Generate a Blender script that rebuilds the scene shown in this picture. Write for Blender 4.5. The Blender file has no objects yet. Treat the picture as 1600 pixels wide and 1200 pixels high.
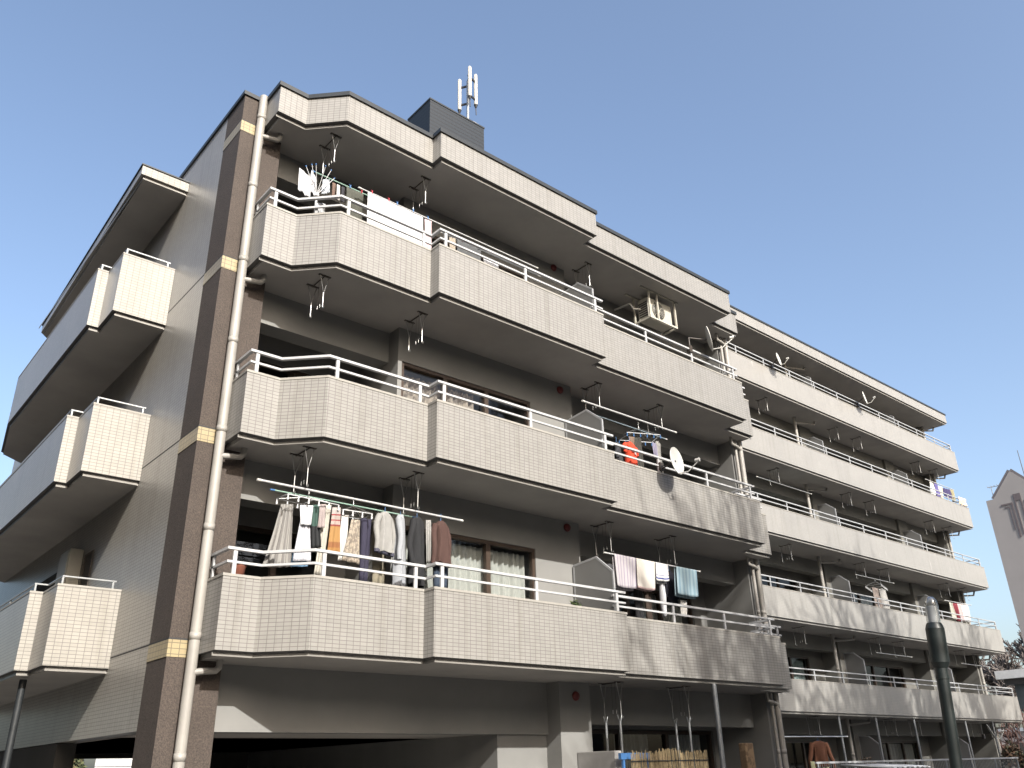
import bpy, bmesh, math, random
from mathutils import Vector, Matrix
rnd = random.Random(7)
sc = bpy.context.scene
COL = sc.collection
GZ = -3.1                                   # ground level (balcony floor of the first upper storey is 0)

# ------------------------------------------------------------------ materials
def nodes(name):
    m = bpy.data.materials.new(name); m.use_nodes = True
    nt = m.node_tree; b = nt.nodes['Principled BSDF']
    return m, nt, b
def N(nt, t, **k):
    n = nt.nodes.new(t)
    for a, v in k.items():
        if hasattr(n, a): setattr(n, a, v)
        else: n.inputs[a.replace('_', ' ')].default_value = v
    return n
S_ = .62                                    # the photo is exposed bright: albedos kept low, exposure raised
def c4(c): return (c[0], c[1], c[2], 1)
def sc3(c): return tuple(x * S_ for x in c)
def mixc(nt, fac, a, b, mode='MIX'):
    n = nt.nodes.new('ShaderNodeMix'); n.data_type = 'RGBA'; n.blend_type = mode
    for i, x in ((0, fac), (6, a), (7, b)):
        if hasattr(x, 'links'): nt.links.new(x, n.inputs[i])
        elif i == 0: n.inputs[0].default_value = x
        else: n.inputs[i].default_value = c4(x)
    return n.outputs[2]
def noise(nt, scale, detail=3, vec=None, rough=.55):
    n = N(nt, 'ShaderNodeTexNoise'); n.inputs['Scale'].default_value = scale
    n.inputs['Detail'].default_value = detail; n.inputs['Roughness'].default_value = rough
    if vec is None: vec = N(nt, 'ShaderNodeNewGeometry').outputs['Position']
    nt.links.new(vec, n.inputs['Vector']); return n.outputs['Fac']
def ramp(nt, fac, p0, p1, a=(0, 0, 0), b=(1, 1, 1)):
    r = N(nt, 'ShaderNodeValToRGB'); e = r.color_ramp.elements
    e[0].position = p0; e[1].position = p1; e[0].color = c4(a); e[1].color = c4(b)
    nt.links.new(fac, r.inputs[0]); return r.outputs[0]
def bump(nt, b, h, strength, dist=.01):
    n = N(nt, 'ShaderNodeBump'); n.inputs['Strength'].default_value = strength; n.inputs['Distance'].default_value = dist
    nt.links.new(h, n.inputs['Height']); nt.links.new(n.outputs[0], b.inputs['Normal'])
def plain(name, col, rough=.7, var=.12, scale=3., metal=0., bmp=0., fine=60.):
    m, nt, b = nodes(name); col = sc3(col)
    dark = tuple(x * (1 - var) for x in col); lite = tuple(min(1, x * (1 + var * .7)) for x in col)
    f = noise(nt, scale, 5)
    nt.links.new(mixc(nt, ramp(nt, f, .3, .7), dark, lite), b.inputs['Base Color'])
    b.inputs['Roughness'].default_value = rough; b.inputs['Metallic'].default_value = metal
    if bmp: bump(nt, b, noise(nt, fine, 3), bmp, .004)
    return m
def streaks(nt, amt_lo=.35, amt_hi=.75):
    """vertical run-off streaks, 0..1"""
    g = N(nt, 'ShaderNodeNewGeometry'); mp = N(nt, 'ShaderNodeMapping')
    mp.inputs['Scale'].default_value = (7, 7, .35); nt.links.new(g.outputs['Position'], mp.inputs['Vector'])
    return ramp(nt, noise(nt, 1.0, 4, mp.outputs[0]), amt_lo, amt_hi)
def tile(name, col, mortar, w=.1, h=.05, ms=.0042, var=.05, stain=.12, rough=.38, salt=0.):
    m, nt, b = nodes(name); col = sc3(col); mortar = sc3(mortar)
    uv = N(nt, 'ShaderNodeUVMap'); uv.uv_map = 'metres'
    br = N(nt, 'ShaderNodeTexBrick'); br.offset = 0; br.squash = 1
    i = br.inputs
    i['Color1'].default_value = c4(tuple(x * (1 - var) for x in col)); i['Color2'].default_value = c4(tuple(x * (1 + var) for x in col))
    i['Mortar'].default_value = c4(mortar); i['Scale'].default_value = 1; i['Mortar Size'].default_value = ms
    i['Mortar Smooth'].default_value = .1; i['Brick Width'].default_value = w; i['Row Height'].default_value = h
    nt.links.new(uv.outputs[0], i['Vector'])
    base = br.outputs['Color']
    dirt = mixc(nt, 1, base, (.72, .70, .66), 'MULTIPLY')
    s = mixc(nt, streaks(nt, .52, .95), base, dirt)
    blot = ramp(nt, noise(nt, 1.3, 5), .3, .75)
    out = mixc(nt, blot, s, mixc(nt, 1, s, tuple([1 - stain] * 3), 'MULTIPLY'))
    if salt:                                    # pale lime runs, a few to a bay
        g = N(nt, 'ShaderNodeNewGeometry'); mp = N(nt, 'ShaderNodeMapping'); mp.inputs['Scale'].default_value = (4.5, 4.5, 1.1)
        nt.links.new(g.outputs['Position'], mp.inputs['Vector'])
        mu = N(nt, 'ShaderNodeMath'); mu.operation = 'MULTIPLY'; mu.inputs[1].default_value = salt
        nt.links.new(ramp(nt, noise(nt, 1.0, 1, mp.outputs[0]), .70, .78), mu.inputs[0])
        out = mixc(nt, mu.outputs[0], out, tuple(min(1, x * 1.45) for x in col))
    nt.links.new(out, b.inputs['Base Color'])
    b.inputs['Roughness'].default_value = rough
    bump(nt, b, br.outputs['Fac'], -.5, .004)
    return m
def stripe(name, c1, c2, n, axis=0, c3=None, thresh=.5, rough=.85):
    m, nt, b = nodes(name); c1 = sc3(c1); c2 = sc3(c2)
    uv = N(nt, 'ShaderNodeUVMap'); uv.uv_map = 'metres'
    sp = N(nt, 'ShaderNodeSeparateXYZ'); nt.links.new(uv.outputs[0], sp.inputs[0])
    mu = N(nt, 'ShaderNodeMath'); mu.operation = 'MULTIPLY'; mu.inputs[1].default_value = n
    nt.links.new(sp.outputs[axis], mu.inputs[0])
    fr = N(nt, 'ShaderNodeMath'); fr.operation = 'FRACT'; nt.links.new(mu.outputs[0], fr.inputs[0])
    col = mixc(nt, ramp(nt, fr.outputs[0], thresh - .03, thresh + .03), c1, c2)
    nt.links.new(col, b.inputs['Base Color']); b.inputs['Roughness'].default_value = rough
    return m
def blotch(name, c1, c2, scale, lo=.45, hi=.55, rough=.85):
    m, nt, b = nodes(name); c1 = sc3(c1); c2 = sc3(c2)
    nt.links.new(mixc(nt, ramp(nt, noise(nt, scale, 3), lo, hi), c1, c2), b.inputs['Base Color'])
    b.inputs['Roughness'].default_value = rough
    return m
def bands(name, cols, pos):
    """horizontal colour bands by v (0 bottom, 1 top)"""
    m, nt, b = nodes(name); cols = [sc3(c) for c in cols]
    uv = N(nt, 'ShaderNodeUVMap'); uv.uv_map = 'metres'
    sp = N(nt, 'ShaderNodeSeparateXYZ'); nt.links.new(uv.outputs[0], sp.inputs[0])
    r = N(nt, 'ShaderNodeValToRGB'); r.color_ramp.interpolation = 'CONSTANT'
    e = r.color_ramp.elements
    while len(e) < len(cols): e.new(.5)
    for k, (c, p) in enumerate(zip(cols, pos)): e[k].position = p; e[k].color = c4(c)
    nt.links.new(sp.outputs[1], r.inputs[0]); nt.links.new(r.outputs[0], b.inputs['Base Color'])
    b.inputs['Roughness'].default_value = .85
    return m

M = {}
M['tile'] = tile('beige_facade_tile', (.388, .376, .350), (.18, .166, .154), ms=.0036, stain=.07)
M['tile_white'] = tile('cream_gable_tile', (.47, .447, .40), (.205, .19, .178), ms=.0036)
M['tile_far'] = tile('pale_far_tile', (.405, .39, .362), (.31, .295, .275), ms=.0036, var=.03, stain=.10, salt=.7)
M['tile_yellow'] = tile('yellow_band_tile', (.50, .41, .24), (.22, .19, .13), w=.1, h=.067, ms=.005)
M['soffit'] = plain('painted_soffit', (.56, .53, .495), .85, .14, .9, bmp=.15, fine=90)
M['coping'] = plain('grey_coping', (.42, .40, .36), .6, .1, 8)
M['strip'] = plain('aluminium_drip_strip', (.34, .325, .30), .4, .1, 8)
M['under_shade'] = plain('parapet_under_shade', (.17, .165, .16), .9, .1, 8)  # parapet and eave undersides coloured dark to paint in the shade there
M['slate'] = plain('dark_slate_coping', (.028, .033, .037), .5, .2, 6)
M['wall'] = plain('grey_render', (.30, .298, .285), .8, .10, 1.2, bmp=.2, fine=140)
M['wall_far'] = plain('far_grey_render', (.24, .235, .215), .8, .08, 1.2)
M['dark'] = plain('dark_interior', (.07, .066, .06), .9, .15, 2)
M['white'] = plain('white_painted_aluminium', (.60, .605, .61), .38, .05, 9)
M['rail_far'] = plain('weathered_white_rail', (.50, .51, .52), .4, .08, 9)
M['steel'] = plain('galvanised_steel', (.42, .44, .45), .42, .12, 20, metal=.55)
M['chrome'] = plain('stainless_rod', (.72, .72, .70), .3, .05, 20, metal=.7)
M['bronze'] = plain('dark_bronze_metal', (.07, .058, .048), .5, .15, 20)
M['brown_frame'] = plain('brown_window_frame', (.075, .05, .035), .45, .12, 20)
M['pipe'] = plain('cream_vinyl_pipe', (.42, .40, .365), .5, .12, 2.5)
M['seam'] = plain('dark_joint', (.05, .05, .05), .8, .1, 5)
M['panel'] = plain('grey_partition_board', (.25, .25, .245), .6, .08, 2)
M['red'] = plain('faded_red_bell', (.20, .028, .025), .5, .15, 12)
M['concrete'] = plain('concrete_block', (.40, .39, .375), .85, .15, 3, bmp=.3)
M['ac'] = plain('ivory_steel_casing', (.62, .59, .50), .5, .07, 6)
M['black'] = plain('black_plastic', (.02, .02, .022), .5, .1, 20)
M['dish'] = plain('white_dish_enamel', (.78, .77, .72), .4, .05, 8)
M['antenna'] = plain('ivory_radome', (.72, .69, .62), .5, .05, 5)
def brown_pillar():
    m, nt, b = nodes('brown_sprayed_render')
    f = noise(nt, 48, 3, rough=.8); g = noise(nt, 1.5, 4)
    c = mixc(nt, ramp(nt, f, .32, .72), (.032, .025, .021), (.088, .068, .056))
    nt.links.new(mixc(nt, ramp(nt, g, .3, .75), c, mixc(nt, 1, c, (.8, .8, .8), 'MULTIPLY')), b.inputs['Base Color'])
    b.inputs['Roughness'].default_value = .85; bump(nt, b, f, .6, .008); return m
M['brown'] = brown_pillar()
def cladding():
    m, nt, b = nodes('navy_ribbed_cladding')
    g = N(nt, 'ShaderNodeNewGeometry'); sp = N(nt, 'ShaderNodeSeparateXYZ'); nt.links.new(g.outputs['Position'], sp.inputs[0])
    mu = N(nt, 'ShaderNodeMath'); mu.operation = 'MULTIPLY'; mu.inputs[1].default_value = 9.5; nt.links.new(sp.outputs[2], mu.inputs[0])
    fr = N(nt, 'ShaderNodeMath'); fr.operation = 'FRACT'; nt.links.new(mu.outputs[0], fr.inputs[0])
    c = mixc(nt, ramp(nt, fr.outputs[0], .72, .80), (.008, .013, .019), (.002, .003, .005))
    nt.links.new(c, b.inputs['Base Color']); b.inputs['Roughness'].default_value = .5
    bump(nt, b, fr.outputs[0], .6, .02); return m
M['cladding'] = cladding()
def glass():
    m, nt, b = nodes('window_glass'); nt.nodes.remove(b)
    t = N(nt, 'ShaderNodeBsdfTransparent'); t.inputs[0].default_value = (.80, .83, .83, 1)
    g = N(nt, 'ShaderNodeBsdfGlossy'); g.inputs['Roughness'].default_value = .02; g.inputs[0].default_value = (.9, .92, .95, 1)
    fr = N(nt, 'ShaderNodeFresnel'); fr.inputs[0].default_value = 1.5
    ad = N(nt, 'ShaderNodeMath'); ad.operation = 'MULTIPLY_ADD'; ad.inputs[1].default_value = .6; ad.inputs[2].default_value = .01
    nt.links.new(fr.outputs[0], ad.inputs[0])
    mx = N(nt, 'ShaderNodeMixShader'); nt.links.new(ad.outputs[0], mx.inputs[0])
    nt.links.new(t.outputs[0], mx.inputs[1]); nt.links.new(g.outputs[0], mx.inputs[2])
    nt.links.new(mx.outputs[0], nt.nodes['Material Output'].inputs[0]); return m
M['glass'] = glass()
def clear_glass():
    m, nt, b = nodes('clear_lamp_dome'); nt.nodes.remove(b)
    t = N(nt, 'ShaderNodeBsdfTransparent'); t.inputs[0].default_value = (.93, .95, .95, 1)
    g = N(nt, 'ShaderNodeBsdfGlossy'); g.inputs['Roughness'].default_value = .08
    lw = N(nt, 'ShaderNodeLayerWeight'); lw.inputs[0].default_value = .42
    mx = N(nt, 'ShaderNodeMixShader'); nt.links.new(lw.outputs['Facing'], mx.inputs[0])
    nt.links.new(t.outputs[0], mx.inputs[1]); nt.links.new(g.outputs[0], mx.inputs[2])
    nt.links.new(mx.outputs[0], nt.nodes['Material Output'].inputs[0]); return m
M['dome'] = clear_glass()
CL = {}
def cloth_mat(name, c, rough=.9):
    if name not in CL: CL[name] = plain('cloth_' + name, c, rough, .08, 14, bmp=.15, fine=300)
    return CL[name]

# ------------------------------------------------------------------ mesh builder
W = {}
class MB:
    def __init__(s): s.v = []; s.f = []; s.m = []; s.sm = []; s.uv = None
    def add(s, pts, faces, m=0, smooth=False):
        o = len(s.v); s.v += [tuple(p) for p in pts]
        for f in faces: s.f.append([i + o for i in f]); s.m.append(m); s.sm.append(smooth)
        return s
    def box(s, x0, x1, y0, y1, z0, z1, m=0):
        p = [(x0, y0, z0), (x1, y0, z0), (x1, y1, z0), (x0, y1, z0), (x0, y0, z1), (x1, y0, z1), (x1, y1, z1), (x0, y1, z1)]
        return s.add(p, [(0, 3, 2, 1), (4, 5, 6, 7), (0, 1, 5, 4), (1, 2, 6, 5), (2, 3, 7, 6), (3, 0, 4, 7)], m)
    def prism(s, poly, z0, z1, m=0, mb=None, mt=None):
        n = len(poly); p = [(x, y, z0) for x, y in poly] + [(x, y, z1) for x, y in poly]
        s.add(p, [(i, (i + 1) % n, (i + 1) % n + n, i + n) for i in range(n)], m)
        s.add(p, [tuple(range(n - 1, -1, -1))], m if mb is None else mb)
        s.add(p, [tuple(range(n, 2 * n))], m if mt is None else mt)
        return s
    def strip(s, poly, d0, d1, z0, z1, m=0, mb=None):
        a = offset(poly, d0); b = offset(poly, d1); n = len(poly)
        for k in range(n - 1):
            p = [(*a[k], z0), (*a[k + 1], z0), (*b[k + 1], z0), (*b[k], z0), (*a[k], z1), (*a[k + 1], z1), (*b[k + 1], z1), (*b[k], z1)]
            fs = [(0, 1, 5, 4), (2, 3, 7, 6), (4, 5, 6, 7)]
            s.add(p, [(0, 3, 2, 1)], m if mb is None else mb); o_ = len(s.v)
            if k == 0: fs.append((3, 0, 4, 7))
            if k == n - 2: fs.append((1, 2, 6, 5))
            s.add(p, fs, m)
        return s
    def tube(s, pts, r, n=8, m=0, caps=True, r1=None):
        P = [Vector(p) for p in pts]; R = []
        for i in range(len(P)):
            R.append(r if r1 is None else r + (r1 - r) * i / (len(P) - 1))
        rings = []; prev = None
        for i, p in enumerate(P):
            if i == 0: t = P[1] - p
            elif i == len(P) - 1: t = p - P[i - 1]
            else: t = (P[i + 1] - p).normalized() + (p - P[i - 1]).normalized()
            t.normalize()
            if prev is None:
                u = t.cross(Vector((0, 0, 1)))
                if u.length < .05: u = t.cross(Vector((1, 0, 0)))
            else: u = prev - t * prev.dot(t)
            u.normalize(); prev = u; w = t.cross(u)
            rings.append([p + (u * math.cos(a) + w * math.sin(a)) * R[i] for a in (2 * math.pi * j / n for j in range(n))])
        pts2 = [q for rg in rings for q in rg]; fs = []
        for i in range(len(P) - 1):
            for j in range(n):
                fs.append((i * n + j, i * n + (j + 1) % n, (i + 1) * n + (j + 1) % n, (i + 1) * n + j))
        s.add(pts2, fs, m, True)
        if caps:
            s.add(rings[0], [tuple(range(n - 1, -1, -1))], m); s.add(rings[-1], [tuple(range(n))], m)
        return s
    def lathe(s, prof, c=(0, 0, 0), ax=(0, 0, 1), n=20, m=0):
        ax = Vector(ax).normalized(); u = ax.orthogonal().normalized(); w = ax.cross(u); c = Vector(c)
        pts = []
        for r, h in prof:
            for j in range(n):
                a = 2 * math.pi * j / n; pts.append(c + ax * h + (u * math.cos(a) + w * math.sin(a)) * max(r, 1e-4))
        fs = []
        for i in range(len(prof) - 1):
            for j in range(n): fs.append((i * n + j, i * n + (j + 1) % n, (i + 1) * n + (j + 1) % n, (i + 1) * n + j))
        return s.add(pts, fs, m, True)
    def bar(s, p0, p1, w, h, up=(0, 0, 1), m=0):
        p0 = Vector(p0); p1 = Vector(p1); t = (p1 - p0).normalized(); up = Vector(up)
        a = t.cross(up).normalized() * (w / 2); b = a.cross(t).normalized() * (h / 2)
        p = [p0 - a - b, p0 + a - b, p0 + a + b, p0 - a + b, p1 - a - b, p1 + a - b, p1 + a + b, p1 - a + b]
        return s.add(p, [(0, 1, 2, 3), (7, 6, 5, 4), (0, 4, 5, 1), (1, 5, 6, 2), (2, 6, 7, 3), (3, 7, 4, 0)], m)
    def build(s, name, mats, parent=None, origin=None, kind=None, solid=0, bevel=0):
        if not isinstance(mats, (list, tuple)): mats = [mats]
        if origin is None:
            xs = [p[0] for p in s.v]; ys = [p[1] for p in s.v]; zs = [p[2] for p in s.v]
            origin = ((min(xs) + max(xs)) / 2, (min(ys) + max(ys)) / 2, min(zs))
        o = Vector(origin); me = bpy.data.meshes.new(name)
        me.from_pydata([tuple(Vector(p) - o) for p in s.v], [], s.f)
        bm = bmesh.new(); bm.from_mesh(me); bmesh.ops.recalc_face_normals(bm, faces=bm.faces); bm.to_mesh(me); bm.free()
        for mt in mats: me.materials.append(mt)
        ul = me.uv_layers.new(name='metres')
        for k, p in enumerate(me.polygons):
            p.material_index = s.m[k]; p.use_smooth = s.sm[k]
            if s.uv is None:
                nn = p.normal
                if abs(nn.z) < .75:
                    t = Vector((-nn.y, nn.x, 0)).normalized()
                    for li in p.loop_indices:
                        q = Vector(s.v[me.loops[li].vertex_index]); ul.data[li].uv = (q.dot(t) + .002, q.z + .002)
                else:
                    for li in p.loop_indices:
                        q = s.v[me.loops[li].vertex_index]; ul.data[li].uv = (q[0] + .002, q[1] + .002)
            else:
                for li in p.loop_indices: ul.data[li].uv = s.uv[me.loops[li].vertex_index]
        ob = bpy.data.objects.new(name, me); COL.objects.link(ob)
        W[ob.name] = o
        if parent is not None:
            ob.parent = parent; ob.location = o - W[parent.name]
        else: ob.location = o
        if kind: ob['kind'] = kind
        if solid:
            md = ob.modifiers.new('thickness', 'SOLIDIFY'); md.thickness = solid; md.offset = 0
        if bevel:
            md = ob.modifiers.new('bevel', 'BEVEL'); md.width = bevel; md.segments = 2; md.limit_method = 'ANGLE'
        return ob
def build_split(b, name, mats, parent):
    """every loose piece of the builder becomes a part of its own"""
    par = list(range(len(b.v)))
    def find(i):
        while par[i] != i: par[i] = par[par[i]]; i = par[i]
        return i
    for f in b.f:
        for i in f[1:]: par[find(i)] = find(f[0])
    groups = {}
    for k, f in enumerate(b.f): groups.setdefault(find(f[0]), []).append(k)
    out = []
    for fs in groups.values():
        c = MB(); mp = {}
        for k in fs:
            for i in b.f[k]:
                if i not in mp: mp[i] = len(c.v); c.v.append(b.v[i])
            c.f.append([mp[i] for i in b.f[k]]); c.m.append(b.m[k]); c.sm.append(b.sm[k])
        out.append(c.build(name, mats, parent))
    return out
def offset(poly, d):
    out = []; n = len(poly)
    def nrm(a, b):
        dx, dy = b[0] - a[0], b[1] - a[1]; l = math.hypot(dx, dy); return (-dy / l, dx / l)
    for i, p in enumerate(poly):
        if i == 0: a = nrm(poly[0], poly[1]); out.append((p[0] + a[0] * d, p[1] + a[1] * d))
        elif i == n - 1: a = nrm(poly[-2], poly[-1]); out.append((p[0] + a[0] * d, p[1] + a[1] * d))
        else:
            a = nrm(poly[i - 1], p); b = nrm(p, poly[i + 1]); k = 1 + a[0] * b[0] + a[1] * b[1]
            out.append((p[0] + (a[0] + b[0]) * d / k, p[1] + (a[1] + b[1]) * d / k))
    return out
def tag(o, label, cat, group=None):
    o['label'] = label; o['category'] = cat
    if group: o['group'] = group
    return o
def thing(name, label, cat, loc, group=None):
    o = bpy.data.objects.new(name, None); COL.objects.link(o); o.location = loc; o.empty_display_size = .2
    W[o.name] = Vector(loc); return tag(o, label, cat, group)
def copy_part(src, parent, loc):
    c = src.copy(); COL.objects.link(c); c.parent = parent; c.location = Vector(loc) - W[parent.name]; W[c.name] = Vector(loc)
    for ch in src.children:
        d = ch.copy(); COL.objects.link(d); d.parent = c
    return c
def copy_thing(src, loc, label, rot=None, scale=None, group=None):
    def rec(o, p):
        c = o.copy(); COL.objects.link(c); c.parent = p
        for ch in o.children: rec(ch, c)
        return c
    c = rec(src, None); c.location = loc; c['label'] = label
    if rot is not None: c.rotation_euler = rot
    if scale is not None: c.scale = (scale,) * 3
    if group: c['group'] = group
    return c

# ------------------------------------------------------------------ setting
mg, nt, b = nodes('pale_paving')
cg = mixc(nt, ramp(nt, noise(nt, .6, 6), .35, .7), (.115, .112, .105), (.165, .16, .15))
nt.links.new(mixc(nt, ramp(nt, noise(nt, 40, 2), .3, .8), cg, mixc(nt, 1, cg, (.75, .75, .75), 'MULTIPLY')), b.inputs['Base Color'])
b.inputs['Roughness'].default_value = .9
MB().add([(-900, -900, GZ), (900, -900, GZ), (900, 900, GZ), (-900, 900, GZ)], [(0, 1, 2, 3)]).build('ground', mg, kind='structure', origin=(0, 0, GZ))

# ================================================================== NEAR BUILDING
near = thing('apartment_building', 'nearer beige tiled apartment block with stepped balconies and a brown corner pillar', 'building', (5.9, 4, GZ), 'apartment buildings')
H = .917
PLAN = [(0, .6), (0, 0), (.491, 0), (.976, -.499), (2.679, -.499), (2.679, -.74), (6.543, -.74), (6.543, -.475),
        (11.332, -.475), (11.332, .05), (12.32, .05), (12.32, .9)]
RAIL1 = [(0, .58), (0, 0), (.491, 0), (.976, -.499), (2.679, -.499), (2.679, -.74), (6.60, -.74)]
RAIL2 = [(6.58, -.475), (11.332, -.475), (11.332, .05), (12.32, .05)]
def fy(x): return 0 if x < .5 else -.499 if x < 2.679 else -.74 if x < 6.5 else -.475 if x < 11.34 else .05
def slab_poly(plan, inset, yb):
    a = offset(plan, inset); return a + [(a[-1][0], yb), (a[0][0], yb)]
for k, z in enumerate((0, 2.8, 5.6)):
    b = MB()
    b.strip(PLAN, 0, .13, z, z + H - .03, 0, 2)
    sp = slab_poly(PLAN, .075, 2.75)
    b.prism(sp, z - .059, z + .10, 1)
    bal = b.build('balcony', [M['tile'], M['soffit'], M['under_shade']], near)
    MB().strip(PLAN, -.008, .14, z + H - .03, z + H + .004).build('coping', M['coping'], bal)
    # thin bright drip edge under the parapet
    MB().strip(PLAN[1:-1], .065, .0735, z - .061, z - .02).build('drip_edge', M['strip'], bal)
    r = MB()
    for P in (RAIL1, RAIL2):
        r.strip(P, .04, .092, z + H + .318, z + H + .354); r.strip(P, .05, .082, z + H + .152, z + H + .182)
    for x in (.15, 1.14, 2.57, 2.85, 4.62, 6.40):
        r.box(x - .026, x + .026, fy(x) + .052, fy(x) + .08, z + H, z + H + .32)
    for x in (6.66, 8.16, 9.65, 11.14):
        r.box(x - .022, x + .022, -.423, -.395, z + H, z + H + .32)
    for x in (11.55, 11.85, 12.2): r.box(x - .015, x + .015, .1, .13, z + H, z + H + .32)
    r.box(.05, .078, .50, .55, z + H, z + H + .32)
    r.build('railing', M['white'], bal)
# roof eaves: fascia, soffit and dark coping
ZF, HF = 8.326, .573
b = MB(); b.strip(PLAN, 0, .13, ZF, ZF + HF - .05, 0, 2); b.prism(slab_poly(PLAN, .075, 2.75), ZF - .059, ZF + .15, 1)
roof = b.build('roof_eave', [M['tile'], M['soffit'], M['under_shade']], near)
MB().strip(PLAN[1:-1], .065, .0735, ZF - .061, ZF - .02).build('drip_edge', M['strip'], roof)
MB().strip(PLAN, -.03, .20, ZF + HF - .05, ZF + HF + .03).build('coping', M['slate'], roof)
rs = MB().prism([(-.3, 2.6), (12.3, 2.6), (12.3, 12), (-.3, 12)], 8.30, 8.72)
rs.prism([(.4, .92), (12.2, .92), (12.2, 2.6), (.4, 2.6)], 8.50, 8.70)
rs.build('roof', M['soffit'], near)
# brown corner pillar with cream bands
XG, YP = -.342, .608
pil = MB().box(XG, .36, YP, 1.296, GZ, 8.90).build('pillar', M['brown'], near)
bd = MB(); sm = MB()
for z in (.17, 2.985, 5.75, 8.37):
    bd.box(XG - .006, -.10, YP - .006, 1.297, z - .205, z)
    sm.box(XG - .007, -.10, YP - .007, 1.299, z, z + .022)
build_split(bd, 'cream_band', M['tile_yellow'], pil); build_split(sm, 'band_joint', M['seam'], pil)
MB().box(XG - .03, .34, YP - .03, 1.296, 8.90, 8.975).build('pillar_cap', M['slate'], pil)
# gable wall
g = MB().box(XG, -.08, 1.298, 14, -.85, 8.90)
gw = g.build('gable_wall', M['tile_white'], near)
s = MB()
for z in (.17, 2.985, 5.75): s.box(XG - .002, XG + .01, 1.30, 14, z, z + .02)
build_split(s, 'wall_joint', M['seam'], gw)
MB().box(XG - .03, .0, 1.298, 14.05, 8.90, 8.975).build('coping', M['slate'], gw)
# gable door, window and meter cabinet behind the lowest side balcony
gd = MB().box(XG - .012, XG + .02, 4.75, 5.12, .15, 2.05).build('door', M['black'], near)
MB().box(XG - .02, XG - .012, 4.70, 4.75, .15, 2.09).box(XG - .02, XG - .012, 5.12, 5.17, .15, 2.09).box(XG - .02, XG - .012, 4.75, 5.12, 2.05, 2.09).build('door_frame', M['brown_frame'], gd)
for z in (.06, 2.8, 5.5):
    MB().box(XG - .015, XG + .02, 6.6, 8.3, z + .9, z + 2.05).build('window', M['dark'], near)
cab = MB().box(-.56, XG - .004, 5.34, 5.95, .6, 2.22).build('meter_cabinet', M['ac'], near, bevel=.01)
MB().box(-.574, -.56, 5.38, 5.91, .66, 2.16).build('cabinet_door', M['ac'], cab, bevel=.004)
# side balconies on the gable
GP = [(-.345, 11.8), (-1.1, 11.1), (-1.376, 9.17), (-1.376, 3.62), (-1.2, 3.62), (-1.2, 2.856), (-.345, 2.856)]
for z in (.0386, 2.796, 5.524):
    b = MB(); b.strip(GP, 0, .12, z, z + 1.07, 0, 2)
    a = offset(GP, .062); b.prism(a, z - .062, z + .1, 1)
    bal = b.build('side_balcony', [M['tile_white'], M['soffit'], M['under_shade']], near)
    MB().strip(GP, -.006, .13, z + 1.07, z + 1.098).build('coping', M['coping'], bal)
    MB().strip(GP[1:-1] + [(-.36, 2.856)], .052, .0605, z - .062, z - .022).build('drip_edge', M['strip'], bal)
    r = MB().strip(GP[1:-1] + [(-.42, 2.856)], .05, .075, z + 1.205, z + 1.225)
    for x, y in ((-.46, 2.918), (-1.138, 2.918), (-1.31, 3.68), (-1.31, 5.2), (-1.31, 6.8), (-1.31, 8.6)):
        r.box(x - .012, x + .012, y - .012, y + .012, z + 1.098, z + 1.21)
    r.build('railing', M['steel'], bal)
EP = [(-.345, 11), (-1.0, 10.2), (-1.17, 2.856), (-.345, 2.856)]
b = MB(); b.strip(EP, 0, .12, 8.27, 8.455, 0); b.prism(offset(EP, .062), 8.21, 8.44, 1)
ge = b.build('side_eave', [M['tile_white'], M['soffit']], near)
MB().strip(EP, -.02, .15, 8.455, 8.48).build('coping', M['slate'], ge)
MB().strip([(-1.165, 9.9), (-1.17, 2.856), (-.36, 2.856)], .052, .0605, 8.21, 8.25).build('drip_edge', M['strip'], ge)
MB().tube([(-1.16, 3.95, -.05), (-1.16, 3.95, GZ)], .05, 12).build('side_post', M['slate'], near)
# walls, beams, piers (shared grey render)
w = MB()
for z, bt in ((0, -.87), (2.8, 2.165), (5.6, 4.98), (8.326, 7.77)):
    xr = 6.16 if z == 0 else 2.78
    w.box(.36, xr, .85, 1.2, bt, z - .05)
    w.box(6.88, 12.0, .87, 1.15, (z - .70) if z == 0 else z - .55, z - .05)
build_split(w, 'beam', M['wall'], near)
w = MB()
for z, zt in ((.1, 2.75), (2.9, 5.55), (5.7, 8.28)):
    w.box(.36, .75, 1.9, 2.1, z, zt); w.box(2.35, 2.78, 1.9, 2.1, z, zt); w.box(.75, 2.35, 1.9, 2.1, z + 2.0, zt)
    w.box(2.78, 2.86, .55, 2.1, z, zt); w.box(5.74, 6.84, .55, 2.1, z, zt); w.box(2.86, 5.74, .55, .75, z + 2.02, zt)
    w.box(6.84, 7.35, 1.75, 2.1, z, zt); w.box(11.55, 12.0, 1.75, 2.1, z, zt); w.box(7.35, 11.55, 1.75, 2.1, z + 2.0, zt)
w.box(6.88, 7.35, 1.75, 2.1, GZ, -.06); w.box(11.75, 12.0, 1.75, 2.1, GZ, -.06); w.box(7.35, 11.75, 1.75, 2.1, -.72, -.06)
build_split(w, 'facade_wall', M['wall'], near)
w = MB().box(5.1, 6.16, .90, 10, GZ, -.06).box(6.16, 6.88, .55, 10, GZ, -.06)
for z, zt in ((GZ, -.06), (.1, 2.74), (2.9, 5.54), (5.7, 8.27)): w.box(12.0, 12.36, .5, 3, z, zt)
build_split(w, 'pier', M['wall'], near)
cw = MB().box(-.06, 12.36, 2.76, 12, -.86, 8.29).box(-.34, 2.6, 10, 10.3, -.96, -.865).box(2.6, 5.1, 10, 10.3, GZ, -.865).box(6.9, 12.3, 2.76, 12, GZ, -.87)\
    .box(-.33, -.05, 4.85, 12, GZ, -.86)
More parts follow.
